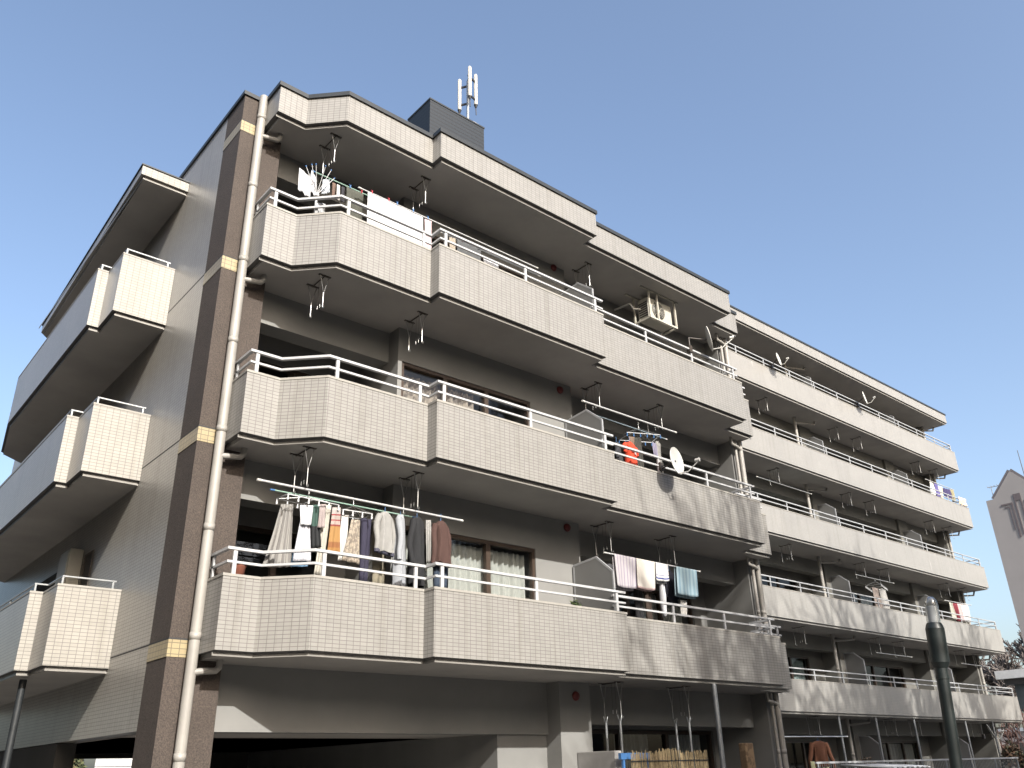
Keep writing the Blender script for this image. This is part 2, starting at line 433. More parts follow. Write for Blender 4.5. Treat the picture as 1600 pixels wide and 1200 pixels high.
build_split(cw, 'core_wall', M['dark'], near)
MB().prism([(-.08, 1.296), (.36, 1.296), (.36, 1.2), (5.1, 1.2), (5.1, 10), (-.08, 10)], -.86, -.80).build('car_port_ceiling', M['soffit'], near)
# windows
curtain = cloth_mat('cream_curtain', (.64, .63, .59))
curtain_b = blotch('cloth_patterned_blind', (.52, .43, .36), (.25, .20, .165), 11)
curtain_t = cloth_mat('pale_teal_curtain', (.50, .60, .60))
def wavy(x0, x1, y, z0, z1, n, amp):
    b = MB(); K = n * 8; pts = []
    for i in range(K + 1):
        x = x0 + (x1 - x0) * i / K; yy = y + amp * math.sin(i / 8 * 2 * math.pi) + amp * .5 * math.sin(i * .37)
        pts += [(x, yy, z0), (x, yy, z1)]
    b.add(pts, [(2 * i, 2 * i + 2, 2 * i + 3, 2 * i + 1) for i in range(K)], 0, True); return b
def window(parent, x0, x1, y, z0, z1, panes, frame, cur=None, mat=None, fw=.06):
    f = MB().box(x0, x1, y, y + .1, z1 - fw, z1).box(x0, x1, y, y + .1, z0, z0 + fw)
    xs = [x0] + panes + [x1]
    for k, x in enumerate(xs):
        a, c = (x, x + fw) if k == 0 else (x - fw, x) if k == len(xs) - 1 else (x - fw * .75, x + fw * .75)
        f.box(a, c, y + .003, y + .09, z0 + fw, z1 - fw)
    wo = f.build('window', frame, parent)
    for k in range(len(xs) - 1):
        MB().add([(xs[k] + fw * .8, y + .045 + .012 * (k % 2), z0 + fw), (xs[k + 1] - fw * .8, y + .045 + .012 * (k % 2), z0 + fw),
                  (xs[k + 1] - fw * .8, y + .045 + .012 * (k % 2), z1 - fw), (xs[k] + fw * .8, y + .045 + .012 * (k % 2), z1 - fw)], [(0, 1, 2, 3)]).build('pane', M['glass'], wo)
    for c0, c1, top in (cur or []):
        wavy(c0, c1, y + .2, z0 + .05, top, max(3, int((c1 - c0) * 9)), .028).build('curtain', mat or curtain, wo)
    return wo
window(near, 2.86, 5.74, .57, .14, 2.12, [3.78, 4.70], M['brown_frame'], [(2.9, 3.95, 2.03), (4.02, 5.66, 2.03)])
window(near, 2.86, 5.74, .57, 2.94, 4.92, [3.78, 4.70], M['brown_frame'], [(2.9, 4.55, 4.8)], curtain_b)
window(near, 2.86, 5.74, .57, 5.74, 7.72, [3.78, 4.70], M['brown_frame'], [(4.8, 5.66, 7.6)])
for z in (.1, 2.9, 5.7):
    window(near, .75, 2.35, 1.93, z, z + 2.0, [1.55], M['brown_frame'])
    window(near, 7.35, 11.55, 1.8, z, z + 2.0, [8.4, 9.45, 10.5], M['brown_frame'], [(10.0, 11.4, z + 1.95)] if z < 1 else [(7.5, 8.3, z + 1.95)])
window(near, 7.35, 11.75, 1.8, -2.9, -.74, [8.9, 10.3], M['brown_frame'], [(8.95, 9.9, -.80), (10.5, 11.6, -.80)], cloth_mat('white_lace', (.72, .72, .70)))
# room backs so the windows do not look into one open hall
# partitions between flats
pt = [(.50, 1.92), (-.06, 1.97), (-.43, 1.66), (-.43, .12), (.50, .12)]
def partition(parent, x, pts, z, mat, fr, name='balcony_partition', t=.012, fw=.036):
    n = len(pts)
    b = MB().add([(x - t, y, z + h) for y, h in pts] + [(x + t, y, z + h) for y, h in pts],
                 [tuple(range(n)), tuple(range(2 * n - 1, n - 1, -1))] + [(i, i + n, (i + 1) % n + n, (i + 1) % n) for i in range(n)])
    p = b.build(name, mat, parent)
    f = MB()
    for i in range(n - 1 if len(pts) == 5 else n):
        a, c = pts[i], pts[(i + 1) % n]; f.bar((x, a[0], z + a[1]), (x, c[0], z + c[1]), fw, .03, (1, 0, 0))
    f.bar((x, pts[0][0], z + pts[0][1]), (x, pts[-1][0], z + pts[-1][1]), fw, .03, (1, 0, 0))
    f.build('partition_frame', fr, p)
for z in (0, 2.8, 5.6): partition(near, 6.62, pt, z, M['panel'], M['rail_far'])
# alarm bells
for z in (-.28, 2.62, 5.38, 8.2):
    MB().lathe([(0, -.045), (.06, -.045), (.075, -.02), (.075, 0)], (6.53, .545, z), (0, 1, 0), 16).build('alarm_bell', M['red'], near)
# laundry brackets hanging from the soffits
b = MB(); b.tube([(0, -.02, -.01), (0, .40, -.01)], .009, 6, 0)
for y in (0, .38):
    b.tube([(-.075, y, 0), (0, y, -.31), (.075, y, 0)], .0075, 6, 1); b.tube([(0, y, -.30), (0, y, -.56)], .0085, 6, 1)
    b.tube([(0, y, -.54), (.0, y - .035, -.585), (.0, y - .05, -.55)], .007, 6, 1); b.box(-.1, .1, y - .02, y + .02, -.008, 0, 0)
    for q in (.12, .2): b.tube([(.015, q, -.005), (.015, q, -.46)], .0025, 4, 0); b.tube([(.015, q, -.44), (.015, q, -.50)], .006, 5, 1)
B0 = b.build('laundry_bracket', [M['bronze'], M['chrome']], near, origin=(0, 0, 0))
B0.location = Vector((.98, -.13, 8.264)) - W[near.name]
for x, y, z in ((2.78, -.15, 8.264), (7.06, .03, 8.264), (.98, -.13, 5.538), (2.81, -.1, 5.538), (7.14, .07, 5.538), (9.0, .07, 5.538),
                (.95, -.15, 2.738), (2.77, -.15, 2.738), (7.2, .1, 2.738), (9.0, .1, 2.738), (7.15, .1, -.062), (8.95, .1, -.062)):
    copy_part(B0, near, (x, y, z))
# drainpipes
def pipe(parent, x, y, z0, z1, r, branches, name='drainpipe', mat=None):
    p = MB().tube([(x, y, z0), (x, y, z1)], r, 18)
    for pts in branches: p.tube(pts, r * .62, 12)
    o = p.build(name, mat or M['pipe'], parent)
    c = MB()
    zz = z0 + .55
    while zz < z1:
        c.lathe([(r * .98, -.045), (r * 1.045, -.045), (r * 1.045, .045), (r * .98, .045)], (x, y, zz), (0, 0, 1), 18); zz += 1.38
    build_split(c, 'pipe_collar', mat or M['pipe'], o)
    return o
br = []
for z in (0, 2.8, 5.6, 8.326):
    br.append([(-.05, .48, z - .22), (.08, .47, z - .20), (.22, .44, z - .19), (.255, .43, z - .15), (.26, .43, z - .05)])
pipe(near, -.065, .50, GZ, 8.93, .068, br)
br = [[(12.18, .36, z - .28), (12.0, .33, z - .24), (11.82, .33, z - .22), (11.80, .33, z - .05)] for z in (0, 2.8, 5.6, 8.326)]
pipe(near, 12.20, .38, GZ, 8.27, .058, br)
pipe(near, 12.04, .40, GZ, 8.27, .036, [])
# stair tower on the roof
tw = MB().box(4.311, 5.877, 2.0, 2.89, 8.72, 12.58).build('roof_tower', M['cladding'], near)
MB().box(4.45, 5.07, 1.985, 2.0, 11.42, 11.44).build('tower_rail', M['chrome'], tw)
MB().box(4.295, 5.893, 1.985, 2.905, 12.58, 12.62).build('tower_cap', M['slate'], tw)

# ================================================================== FAR WING
far = thing('apartment_building', 'taller grey apartment wing farther back with long plain parapets on every floor', 'building', (25, 7, GZ), 'apartment buildings')
YR, XE, HR = 5.112, 37.676, .939
FP = [(12.4, YR), (XE, YR), (XE, 7.4)]
def hanging_bracket(parent, x, y, z): return copy_part(B0, parent, (x, y, z))
RZ = [.051 + 2.8 * k for k in range(5)]
for k, z in enumerate(RZ):
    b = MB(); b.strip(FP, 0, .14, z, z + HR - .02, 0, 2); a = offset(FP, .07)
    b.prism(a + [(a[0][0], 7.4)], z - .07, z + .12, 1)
    bal = b.build('balcony', [M['tile_far'], M['soffit'], M['under_shade']], far)
    MB().strip(FP, -.008, .15, z + HR - .02, z + HR + .005).build('coping', M['coping'], bal)
    MB().strip(FP[:2], .058, .0685, z - .07, z - .03).build('drip_edge', M['strip'], bal)
    r = MB(); RP = [(12.5, YR), (XE - .12, YR), (XE - .12, 6.4)]
    r.strip(RP, .05, .09, z + HR + .33, z + HR + .365); r.strip(RP, .055, .085, z + HR + .165, z + HR + .195)
    x = 14.9
    while x < 37.7: r.box(x - .024, x + .024, YR + .06, YR + .085, z + HR, z + HR + .34); x += 1.735 if x > 16 else 1.8
    r.box(XE - .215, XE - .165, YR + .06, YR + .1, z + HR, z + HR + .34); r.box(XE - .215, XE - .165, 6.2, 6.25, z + HR, z + HR + .34)
    r.build('railing', M['rail_far'], bal)
    for x, y in ((22.3, 5.55), (27.3, 5.55), (29.15, 5.55), (34.4, 5.55), (36.2, 5.55)): hanging_bracket(far, x, y, z - .072)
zF = 13.715
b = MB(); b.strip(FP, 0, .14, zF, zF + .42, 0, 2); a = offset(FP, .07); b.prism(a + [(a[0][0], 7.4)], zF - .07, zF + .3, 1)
fr = b.build('roof_eave', [M['tile_far'], M['soffit'], M['under_shade']], far)
MB().strip(FP, -.03, .2, zF + .42, zF + .49).build('coping', M['slate'], fr)
MB().strip(FP[:2], .058, .0685, zF - .07, zF - .03).build('drip_edge', M['strip'], fr)
MB().box(12.5, 37.4, 7.0, 17, zF - .1, zF + .2).build('roof', M['soffit'], far)
w = MB(); bm_ = MB(); pr = MB()
lev = [-2.75] + RZ
for k, z in enumerate(lev):
    zt = (lev[k + 1] if k < 5 else zF) - .06
    z0 = GZ if k == 0 else z + .1
    for x0, x1 in ((18.95, 19.75), (25.84, 26.67), (32.85, 33.66)): pr.box(x0, x1, 6.4, 7.3, z0, zt)
    pr.box(36.75, 37.15, 6.1, 7.3, z0, zt)
    for x0, x1 in ((12.5, 18.95), (19.75, 25.84), (26.67, 32.85), (33.66, 36.75)):
        bm_.box(x0, x1, 6.5, 6.8, zt - .52, zt)
        xa = x0 + .55; xb = x1 - .9
        w.box(x0, xa, 7.1, 7.3, z0, zt); w.box(xb, x1, 7.1, 7.3, z0, zt); w.box(xa, xb, 7.1, 7.3, z + 2.05, zt)
        n = 4 if xb - xa > 3.4 else 2
        cs = []
        if k <= 3 and (k + int(x0)) % 2 == 0: cs = [(xa + (xb - xa) * .5, xb - .08, z + 1.95)]
        elif k <= 2: cs = [(xa + .1, xa + (xb - xa) * .45, z + 1.95)]
        window(far, xa, xb, 7.13, z + .12, z + 2.05, [xa + (xb - xa) * j / n for j in range(1, n)], M['brown_frame'], cs, curtain if x0 > 26 else curtain_t)
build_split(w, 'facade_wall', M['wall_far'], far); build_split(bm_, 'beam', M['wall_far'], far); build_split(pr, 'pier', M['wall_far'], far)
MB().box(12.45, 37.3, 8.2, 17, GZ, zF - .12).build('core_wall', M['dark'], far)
MB().box(12.4, 12.48, 6.5, 8.2, GZ, zF).build('end_wall', M['wall_far'], far); MB().box(37.15, 37.3, 7.3, 8.2, GZ, zF - .1).build('end_wall', M['wall_far'], far)
fpt = [(6.39, 2.18), (6.02, 2.16), (5.68, 1.89), (5.68, .12), (6.39, .12)]
for k, z in enumerate(lev):
    for x in (26.15, 33.12): partition(far, x, fpt, z, M['panel'], M['rail_far'])
for xp in (24.95, 36.95):
    br = []
    for z in RZ + [zF]:
        br.append([(xp, 6.05, z - .30), (xp + .4, 5.95, z - .26), (xp + 1.05, 5.82, z - .2), (xp + 1.09, 5.80, z - .07)] if xp < 30 else
                  [(xp, 6.05, z - .28), (xp + .45, 5.75, z - .26), (xp + .50, 5.7, z - .07)])
    pipe(far, xp, 6.05, GZ, zF - .08, .06, br)
# thin posts carrying the first floor balcony edge
for x in (23.03, 25.41, 28.13, 32.31, 34.82):
    MB().tube([(x, 5.25, GZ), (x, 5.25, -.02)], .04, 8).build('steel_post', M['steel'], far)

# ================================================================== LAUNDRY
def cloth(name, label, cat, pts, y, mat, folds=3, amp=.02, nx=28, nz=14, lean=0., group=None, round_=0., th=.006):
    (xa, za), (xb, zb), (xc, zc), (xd, zd) = pts
    b = MB(); P = []; U = []; ph = rnd.random() * 6
    for j in range(nz + 1):
        v = j / nz
        for i in range(nx + 1):
            u = i / nx
            x = (xa * (1 - u) + xb * u) * (1 - v) + (xd * (1 - u) + xc * u) * v
            z = (za * (1 - u) + zb * u) * (1 - v) + (zd * (1 - u) + zc * u) * v
            if round_: z += round_ * v * v * (abs(2 * u - 1) ** 4)
            k = .25 + .75 * v
            yy = y + lean * v + amp * k * (math.sin(2 * math.pi * folds * u + ph) + .45 * math.sin(2 * math.pi * folds * 2.3 * u + ph * 2 + v * 2)) + .3 * amp * math.sin(5 * v + ph + 3 * u)
            z += .15 * amp * math.sin(7 * u + ph) * v
            P.append((x, yy, z)); U.append((u, 1 - v))
    n = nx + 1
    b.add(P, [(j * n + i, j * n + i + 1, (j + 1) * n + i + 1, (j + 1) * n + i) for j in range(nz) for i in range(nx)], 0, True)
    b.uv = U
    o = b.build(name, mat, None, origin=((xa + xb) / 2, y, max(za, zb)), solid=th)
    return tag(o, label, cat, group)
def towel(label, pts, y, mat, drop=.06, group=None, mat_edge=None):
    """folded over the pole: a front flap and a slightly longer back flap in one sheet"""
    (xa, za), (xb, zb), (xc, zc), (xd, zd) = pts
    P = []; U = []; nx = 22; prof = [(-.028, 1.0 - .06 * k / 12 * 0, k / 12) for k in range(0)]
    ph = rnd.random() * 6
    rows = [(-.022, v) for v in [1 - k / 12 for k in range(13)]] + [(0, -.018)] + [(.03, v * (1 + drop)) for v in [k / 12 for k in range(13)]]
    L = len(rows)
    for j, (dy, v) in enumerate(rows):
        for i in range(nx + 1):
            u = i / nx; vv = max(v, 0)
            x = (xa * (1 - u) + xb * u) * (1 - vv) + (xd * (1 - u) + xc * u) * vv
            z = (za * (1 - u) + zb * u) * (1 - v) + (zd * (1 - u) + zc * u) * v
            yy = y + dy + .012 * vv * math.sin(2 * math.pi * 2 * u + ph) - .02 * vv * (1 if dy < 0 else -1) * .5
            z += .02 * vv * abs(2 * u - 1) ** 4
            P.append((x, yy, z)); U.append((u, 1 - vv))
    n = nx + 1; b = MB()
    b.add(P, [(j * n + i, j * n + i + 1, (j + 1) * n + i + 1, (j + 1) * n + i) for j in range(L - 1) for i in range(nx)], 0, True); b.uv = U
    return tag(b.build('towel', mat, None, origin=((xa + xb) / 2, y, max(za, zb)), solid=.007), label, 'towel', group)
def shirt(name, label, cat, xc, y, ztop, zbot, hw, mat, slv=.5, yaw=.0, depth=.07, flare=1.06, group=None, hood=False, cuff=None):
    b = MB(); n = 40; lv = []; ph = rnd.random() * 6
    S = [(0, .24, .55), (.02, .34, .65), (.055, .62, .75), (.10, .90, .85), (.15, .92, .95), (.25, .78, 1.0), (.4, .75, 1.05), (.6, .77, 1.05), (.8, .80 * (1 + (flare - 1) * .7), 1.0), (.97, .82 * flare, .95), (1, .80 * flare, .9)]
    Hh = ztop - zbot; c, sn = math.cos(yaw), math.sin(yaw)
    def tr(px, py, z): return (xc + px * c - py * sn, y + px * sn + py * c, z)
    P = []
    for t, wx, wy in S:
        z = ztop - (t * Hh if t > .1 else t * min(Hh, .62) / .62 * .62)
        for j in range(n):
            a = 2 * math.pi * j / n; f = 1 + .42 * t * math.sin(5 * a + ph) + .22 * t * math.sin(9 * a + 2 * ph + 3 * t)
            ca, sa = math.cos(a), math.sin(a); e_ = .62
            P.append(tr(hw * wx * math.copysign(abs(ca) ** e_, ca) * (1 + .03 * math.sin(5 * t + a)), depth * wy * math.copysign(abs(sa) ** e_, sa) * f, z + .012 * t * math.sin(3 * a + ph)))
    m = len(S)
    b.add(P, [(i * n + j, i * n + (j + 1) % n, (i + 1) * n + (j + 1) % n, (i + 1) * n + j) for i in range(m - 1) for j in range(n)] + [tuple(range(n))], 0, True)
    if slv:
        for sx in (-1, 1):
            pts = []; L = 9
            for i in range(L):
                t = i / (L - 1)
                pts.append(tr(sx * (hw * .80 + hw * .58 * min(1, t * 1.6) ** .7 + .010 * math.sin(5 * t + ph)), -.03 * t + .014 * math.sin(7 * t + ph + sx), ztop - .075 - t * slv))
            b.tube(pts, .052 if hw < .2 else .075, 12, 0, r1=.036 if hw < .2 else .05)
            if cuff: b.tube([pts[-1], (pts[-1][0], pts[-1][1], pts[-1][2] - .045)], .037, 10, 1)
    if hood: b.lathe([(.03, .05), (.09, .03), (.12, -.03), (.10, -.12), (.03, -.17)], tr(0, -depth * .8, ztop - .03), (0, 0, 1), 16)
    if cuff: b.tube([tr(-hw * flare * .9, 0, zbot), tr(hw * flare * .9, 0, zbot)], .035, 8, 1)
    o = tag(b.build(name, [mat, cuff or mat], None, origin=(xc, y, ztop)), label, cat, group)
    MB().tube([tr(-hw * .8, 0, ztop - .07), tr(0, 0, ztop + .015), tr(hw * .8, 0, ztop - .07)], .006, 6)\
        .tube([tr(0, 0, ztop + .01), tr(0, 0, ztop + .06), tr(.02, 0, ztop + .09), tr(0, 0, ztop + .115), tr(-.018, 0, ztop + .095)], .004, 6).build('hanger', blue_pl, o)
    return o
def trousers(label, xc, y, ztop, zbot, hw, mat, yaw=.3, cat='trousers', group=None):
    b = MB(); c, sn = math.cos(yaw), math.sin(yaw); ph = rnd.random() * 6; n = 20
    for sx in (-1, 1):
        P = []
        for i in range(9):
            t = i / 8; z = ztop + (zbot - ztop) * t
            cx = sx * hw * .5; rx = hw * (.54 - .08 * t); ry = .045 + .01 * math.sin(5 * t + ph)
            for j in range(n):
                a = 2 * math.pi * j / n; f = 1 + .16 * math.sin(4 * a + ph + sx + 4 * t)
                px, py = cx + rx * math.cos(a), ry * f * math.sin(a) + .015 * sx * t
                P.append((xc + px * c - py * sn, y + px * sn + py * c, z + .01 * math.sin(3 * a)))
        b.add(P, [(i * n + j, i * n + (j + 1) % n, (i + 1) * n + (j + 1) % n, (i + 1) * n + j) for i in range(8) for j in range(n)] + [tuple(range(n)), tuple(range(8 * n, 9 * n))], 0, True)
    return tag(b.build('trousers', mat, None, origin=(xc, y, ztop)), label, cat, group)
def pole(label, p0, p1, mat, r=.016, cap=None, group='laundry poles'):
    o = MB().tube([p0, p1], r, 12).build('laundry_pole', mat)
    tag(o, label, 'laundry pole', group)
    d = (Vector(p1) - Vector(p0)).normalized()
    MB().tube([Vector(p0) - d * .06, Vector(p0) + d * .004], r * 1.12, 12).tube([Vector(p1) - d * .004, Vector(p1) + d * .06], r * 1.12, 12).build('end_cap', cap or M['dish'], o)
    return o
blue_pl = plain('blue_plastic', (.08, .22, .50), .4, .08, 20); red_pl = plain('red_plastic', (.55, .04, .06), .4, .08, 20)
green_pl = plain('pale_green_plastic', (.33, .50, .42), .4, .08, 20); white_pl = plain('white_plastic', (.78, .79, .80), .4, .05, 20)
def pinch_hanger(label, c, lx, ly, yaw, hook_z, mat, npeg=5, peg=None):
    x, y, z = c; cs, sn = math.cos(yaw), math.sin(yaw)
    def tr(a, b, h=0): return (x + a * cs - b * sn, y + a * sn + b * cs, z + h)
    o = MB().tube([tr(-lx, -ly), tr(lx, -ly), tr(lx, ly), tr(-lx, ly), tr(-lx, -ly)], .009, 8).tube([tr(0, -ly), tr(0, ly)], .007, 6).build('pinch_hanger', mat, origin=c)
    tag(o, label, 'pinch hanger', 'pinch hangers')
    MB().tube([tr(-lx, -ly), tr(0, 0, hook_z - z - .08), tr(lx, ly)], .004, 5).tube([tr(lx, -ly), tr(0, 0, hook_z - z - .08), tr(-lx, ly)], .004, 5)\
        .tube([tr(0, 0, hook_z - z - .09), tr(0, 0, hook_z - z - .01), tr(.0, .02, hook_z - z + .03), tr(0, -.02, hook_z - z + .03)], .005, 6).build('hook', M['chrome'], o)
    first = None
    spots = [(-lx + 2 * lx * i / (npeg - 1), sy * ly) for sy in (-1, 1) for i in range(npeg)]
    for a, bb in spots:
        p = tr(a, bb)
        if first is None:
            first = MB().box(-.008, .008, -.006, .006, -.05, 0).box(-.012, .012, -.004, .004, -.075, -.045).build('peg', peg or white_pl, o, origin=(0, 0, 0))
            first.location = Vector(p) - W[o.name]
        else: copy_part(first, o, p)
    return o
# --- lowest balcony, left flat
pole('white pole carrying the left flat laundry, lowest balcony, outer one', (.34, -.06, 2.165), (3.62, -.06, 2.155), M['white'], .017)
pole('green tipped inner pole behind the shirts, lowest balcony', (.68, .26, 2.175), (2.95, .26, 2.17), green_pl, .012, blue_pl)
pinch_hanger('white pinch hanger full of towels, lowest balcony near the pillar', (1.08, .02, 2.02), .40, .14, .08, 2.17, white_pl, 6)
pinch_hanger('tilted white pinch hanger beside the orange towel', (1.80, .05, 1.97), .22, .16, -.1, 2.17, white_pl, 4)
CG = 'laundry on the lowest balcony'
cloth('hanging_skirt', 'long grey pleated skirt hung nearest the brown pillar', 'skirt', [(.73, 1.95), (.90, 1.97), (.97, 1.12), (.55, 1.08)], .10, stripe('cloth_grey_pleat', (.34, .33, .31), (.22, .21, .20), 9), 5, .035, group=CG)
cloth('towel', 'wide white towel hung second from the pillar on the lowest balcony', 'towel', [(.92, 1.93), (1.11, 1.95), (1.11, 1.68), (.95, 1.66)], -.07, cloth_mat('bright_white', (.80, .81, .84)), 2, .016, group=CG)
cloth('hanging_shirt', 'long white shirt hanging below the wide white towel', 'shirt', [(.96, 1.80), (1.10, 1.80), (1.15, 1.20), (.89, 1.17)], -.03, cloth_mat('soft_white', (.62, .63, .68)), 3, .022, group=CG)
cloth('towel', 'small pale blue cloth showing below the white shirt', 'cloth', [(.92, 1.30), (1.13, 1.32), (1.15, 1.14), (.90, 1.11)], .02, cloth_mat('sky_blue', (.20, .36, .55)), 2, .012, group=CG)
cloth('towel', 'dark green and black towel beside the white shirt', 'towel', [(1.12, 1.98), (1.23, 2.0), (1.31, 1.42), (1.17, 1.39)], .0, bands('cloth_green_black', [(.02, .022, .025), (.05, .11, .09)], [0, .5]), 2, .02, group=CG)
cloth('towel', 'short pinkish grey towel beside the dark green one', 'towel', [(1.23, 2.0), (1.33, 2.02), (1.33, 1.69), (1.23, 1.67)], -.03, cloth_mat('pink_grey', (.45, .38, .37)), 2, .014, group=CG)
cloth('towel', 'long narrow cream towel left of the orange towel', 'towel', [(1.35, 2.03), (1.45, 2.05), (1.38, 1.06), (1.26, 1.05)], .05, cloth_mat('cream_cloth', (.60, .57, .50)), 2, .02, group=CG)
cloth('towel', 'orange patterned towel with dark red bands', 'towel', [(1.41, 1.98), (1.54, 2.0), (1.57, 1.36), (1.38, 1.34)], -.06,
      bands('cloth_orange_bands', [(.38, .19, .055), (.30, .12, .04), (.42, .23, .075), (.26, .05, .04), (.50, .38, .34), (.30, .05, .05), (.42, .36, .32), (.30, .05, .05), (.45, .40, .38)],
            [0, .12, .24, .58, .62, .70, .73, .82, .85]), 1, .012, group=CG)
cloth('towel', 'plain white towel right of the orange towel', 'towel', [(1.60, 1.92), (1.70, 1.93), (1.70, 1.30), (1.58, 1.27)], .0, cloth_mat('white_cotton', (.74, .72, .68)), 2, .016, group=CG)
cloth('hanging_shirt', 'beige floral blouse hung crooked beside navy trousers', 'blouse', [(1.72, 1.86), (1.86, 1.87), (1.88, 1.25), (1.62, 1.27)], -.06, blotch('cloth_floral', (.46, .40, .32), (.26, .22, .18), 26), 2, .02, group=CG)
trousers('navy trousers hanging from the tilted pinch hanger', 2.02, .05, 1.93, 1.02, .085, cloth_mat('navy', (.035, .032, .065)), .2, group=CG)
shirt('hanging_sweater', 'light grey sweatshirt with dark cuffs', 'sweater', 2.27, -.05, 2.06, 1.47, .145, cloth_mat('light_grey', (.37, .365, .35)), .50, .35, group=CG, cuff=cloth_mat('slate_cuff', (.08, .08, .12)))
shirt('hanging_shirt', 'long pale blue grey shirt next to the black coat', 'shirt', 2.55, -.03, 2.07, 1.03, .10, cloth_mat('pale_blue_grey', (.40, .42, .45)), .62, .9, group=CG)
shirt('hanging_coat', 'black coat hanging on the lowest balcony pole', 'coat', 2.83, -.05, 2.07, 1.06, .15, cloth_mat('black_coat', (.016, .017, .02)), .64, .5, .09, group=CG, hood=False)
cloth('hanging_shirt', 'narrow grey sleeve hanging between the black coat and the brown sweater', 'sleeve', [(2.98, 2.05), (3.06, 2.06), (3.09, 1.42), (3.0, 1.40)], -.08, cloth_mat('light_grey', (.37, .365, .35)), 2, .02, group=CG)
shirt('hanging_sweater', 'brown sweater hung last on the lowest left pole', 'sweater', 3.26, -.06, 2.08, 1.44, .135, cloth_mat('brown_wool', (.085, .042, .034)), .60, .25, .08, group=CG)
trousers('dark blue jeans below the brown sweater', 3.38, .10, 1.56, 1.10, .15, cloth_mat('denim', (.035, .055, .09)), .15, group=CG)
trousers('khaki trousers hung behind the grey sweatshirt', 2.42, .30, 1.95, 1.05, .13, cloth_mat('khaki', (.30, .27, .20)), .15, group=CG)
tag(MB().lathe([(.001, 0), (.075, 0), (.09, .12), (.10, .13), (.10, .15), (.085, .15), (.08, .13), (.001, .13)], (.25, .16, .10), (0, 0, 1), 18)
    .lathe([(.001, 0), (.075, 0), (.09, .12), (.10, .13), (.10, .15), (.085, .15)], (.25, .16, .92), (0, 0, 1), 18).build('flower_pot', plain('terracotta', (.30, .10, .06), .8)), 'red brown terracotta pot behind the lowest railing by the pillar', 'flower pot')
# --- lowest balcony, right flat
pole('pole carrying striped towels over the lowest balcony', (6.98, .03, 2.115), (9.60, .03, 2.105), M['white'], .014)
TG = 'bath towels drying on the lowest right pole'
towel('lilac striped bath towel, leftmost of the towels on the lowest right pole', [(7.17, 2.12), (7.74, 2.115), (7.68, 1.54), (7.18, 1.53)], .03, stripe('cloth_lilac_stripe', (.50, .47, .49), (.33, .28, .36), 7, thresh=.72), group=TG)
towel('cream pink edged bath towel beside the lilac one', [(7.76, 2.115), (8.28, 2.11), (8.21, 1.56), (7.73, 1.56)], .03, bands('cloth_cream_pink', [(.60, .44, .43), (.68, .64, .58)], [0, .07]), .02, group=TG)
towel('short white towel with dark blue border bands', [(8.30, 2.11), (8.65, 2.108), (8.63, 1.78), (8.26, 1.76)], .03, bands('cloth_white_blue', [(.78, .78, .76), (.05, .07, .30), (.78, .78, .76), (.10, .12, .34), (.78, .78, .78)], [0, .10, .18, .30, .335]), .12, group=TG)
towel('light blue striped towel hung apart on the right', [(8.90, 2.108), (9.52, 2.105), (9.48, 1.57), (8.86, 1.57)], .03, stripe('cloth_blue_stripe', (.38, .51, .57), (.25, .38, .46), 6), group=TG)
trousers('pair of white socks tights hanging below the blue bordered towel', 8.55, .12, 1.80, 1.15, .06, cloth_mat('bright_white', (.80, .81, .84)), .3, 'tights')
for x, wd, lab, colr in ((8.15, .13, 'dark charcoal trousers behind the cream towel', (.03, .03, .035)), (8.42, .10, 'dark brown trousers behind the blue bordered towel', (.06, .04, .03)),
                         (7.42, .09, 'grey slacks hung beside the partition, lowest right balcony', (.10, .10, .11))):
    trousers(lab, x, .38, 2.02, 1.05 if x > 8 else 1.4, wd, cloth_mat(lab.split()[0] + lab.split()[1], colr), .1)
shirt('hanging_shirt', 'navy black shirt hung behind the light blue towel', 'shirt', 9.15, .40, 2.12, 1.45, .15, cloth_mat('ink_black', (.018, .02, .035)), .45, .2)
cloth('towel', 'small white cloth below the light blue striped towel', 'cloth', [(9.08, 1.52), (9.30, 1.52), (9.22, 1.20), (9.05, 1.20)], .15, cloth_mat('white_cotton', (.74, .72, .68)), 2, .02)
# --- middle balcony
pole('thick white outer pole under the middle right soffit', (6.66, .02, 4.99), (9.32, .02, 4.99), M['white'], .019)
pole('grey blue inner pole holding the middle balcony pinch hanger', (7.25, .42, 5.02), (9.50, .42, 5.00), plain('grey_blue_tube', (.30, .38, .44), .4), .013)
pinch_hanger('tilted blue and white pinch hanger on the middle balcony', (8.42, .22, 4.72), .36, .22, -.45, 5.0, white_pl, 6, blue_pl)
red = shirt('hanging_shirt', 'orange red shirt with a white print on the chest', 'shirt', 7.72, -.10, 4.36, 3.84, .155, cloth_mat('orange_red', (.74, .065, .022)), .18, .15)
pb = MB()
for k, (x0, z0, x1, z1) in enumerate(((-.07, 4.19, .01, 4.16), (-.05, 4.15, .07, 4.12), (.0, 4.20, .08, 4.165), (.02, 4.10, .07, 4.085))):
    pb.tube([(7.72 + x0, -.188, z0), (7.72 + (x0 + x1) / 2, -.192, (z0 + z1) / 2 + .008), (7.72 + x1, -.186, z1)], .010, 6)
pb.build('white_print', white_pl, red)
shirt('hanging_shirt', 'dark grey shirt left of the orange red one', 'shirt', 7.48, .02, 4.34, 3.95, .13, cloth_mat('charcoal', (.04, .042, .05)), .3, .6)
cloth('towel', 'dark olive cloth on the middle balcony pinch hanger', 'cloth', [(8.12, 4.62), (8.34, 4.66), (8.34, 4.0), (8.14, 3.95)], .12, cloth_mat('olive_black', (.05, .048, .04)), 2, .02)
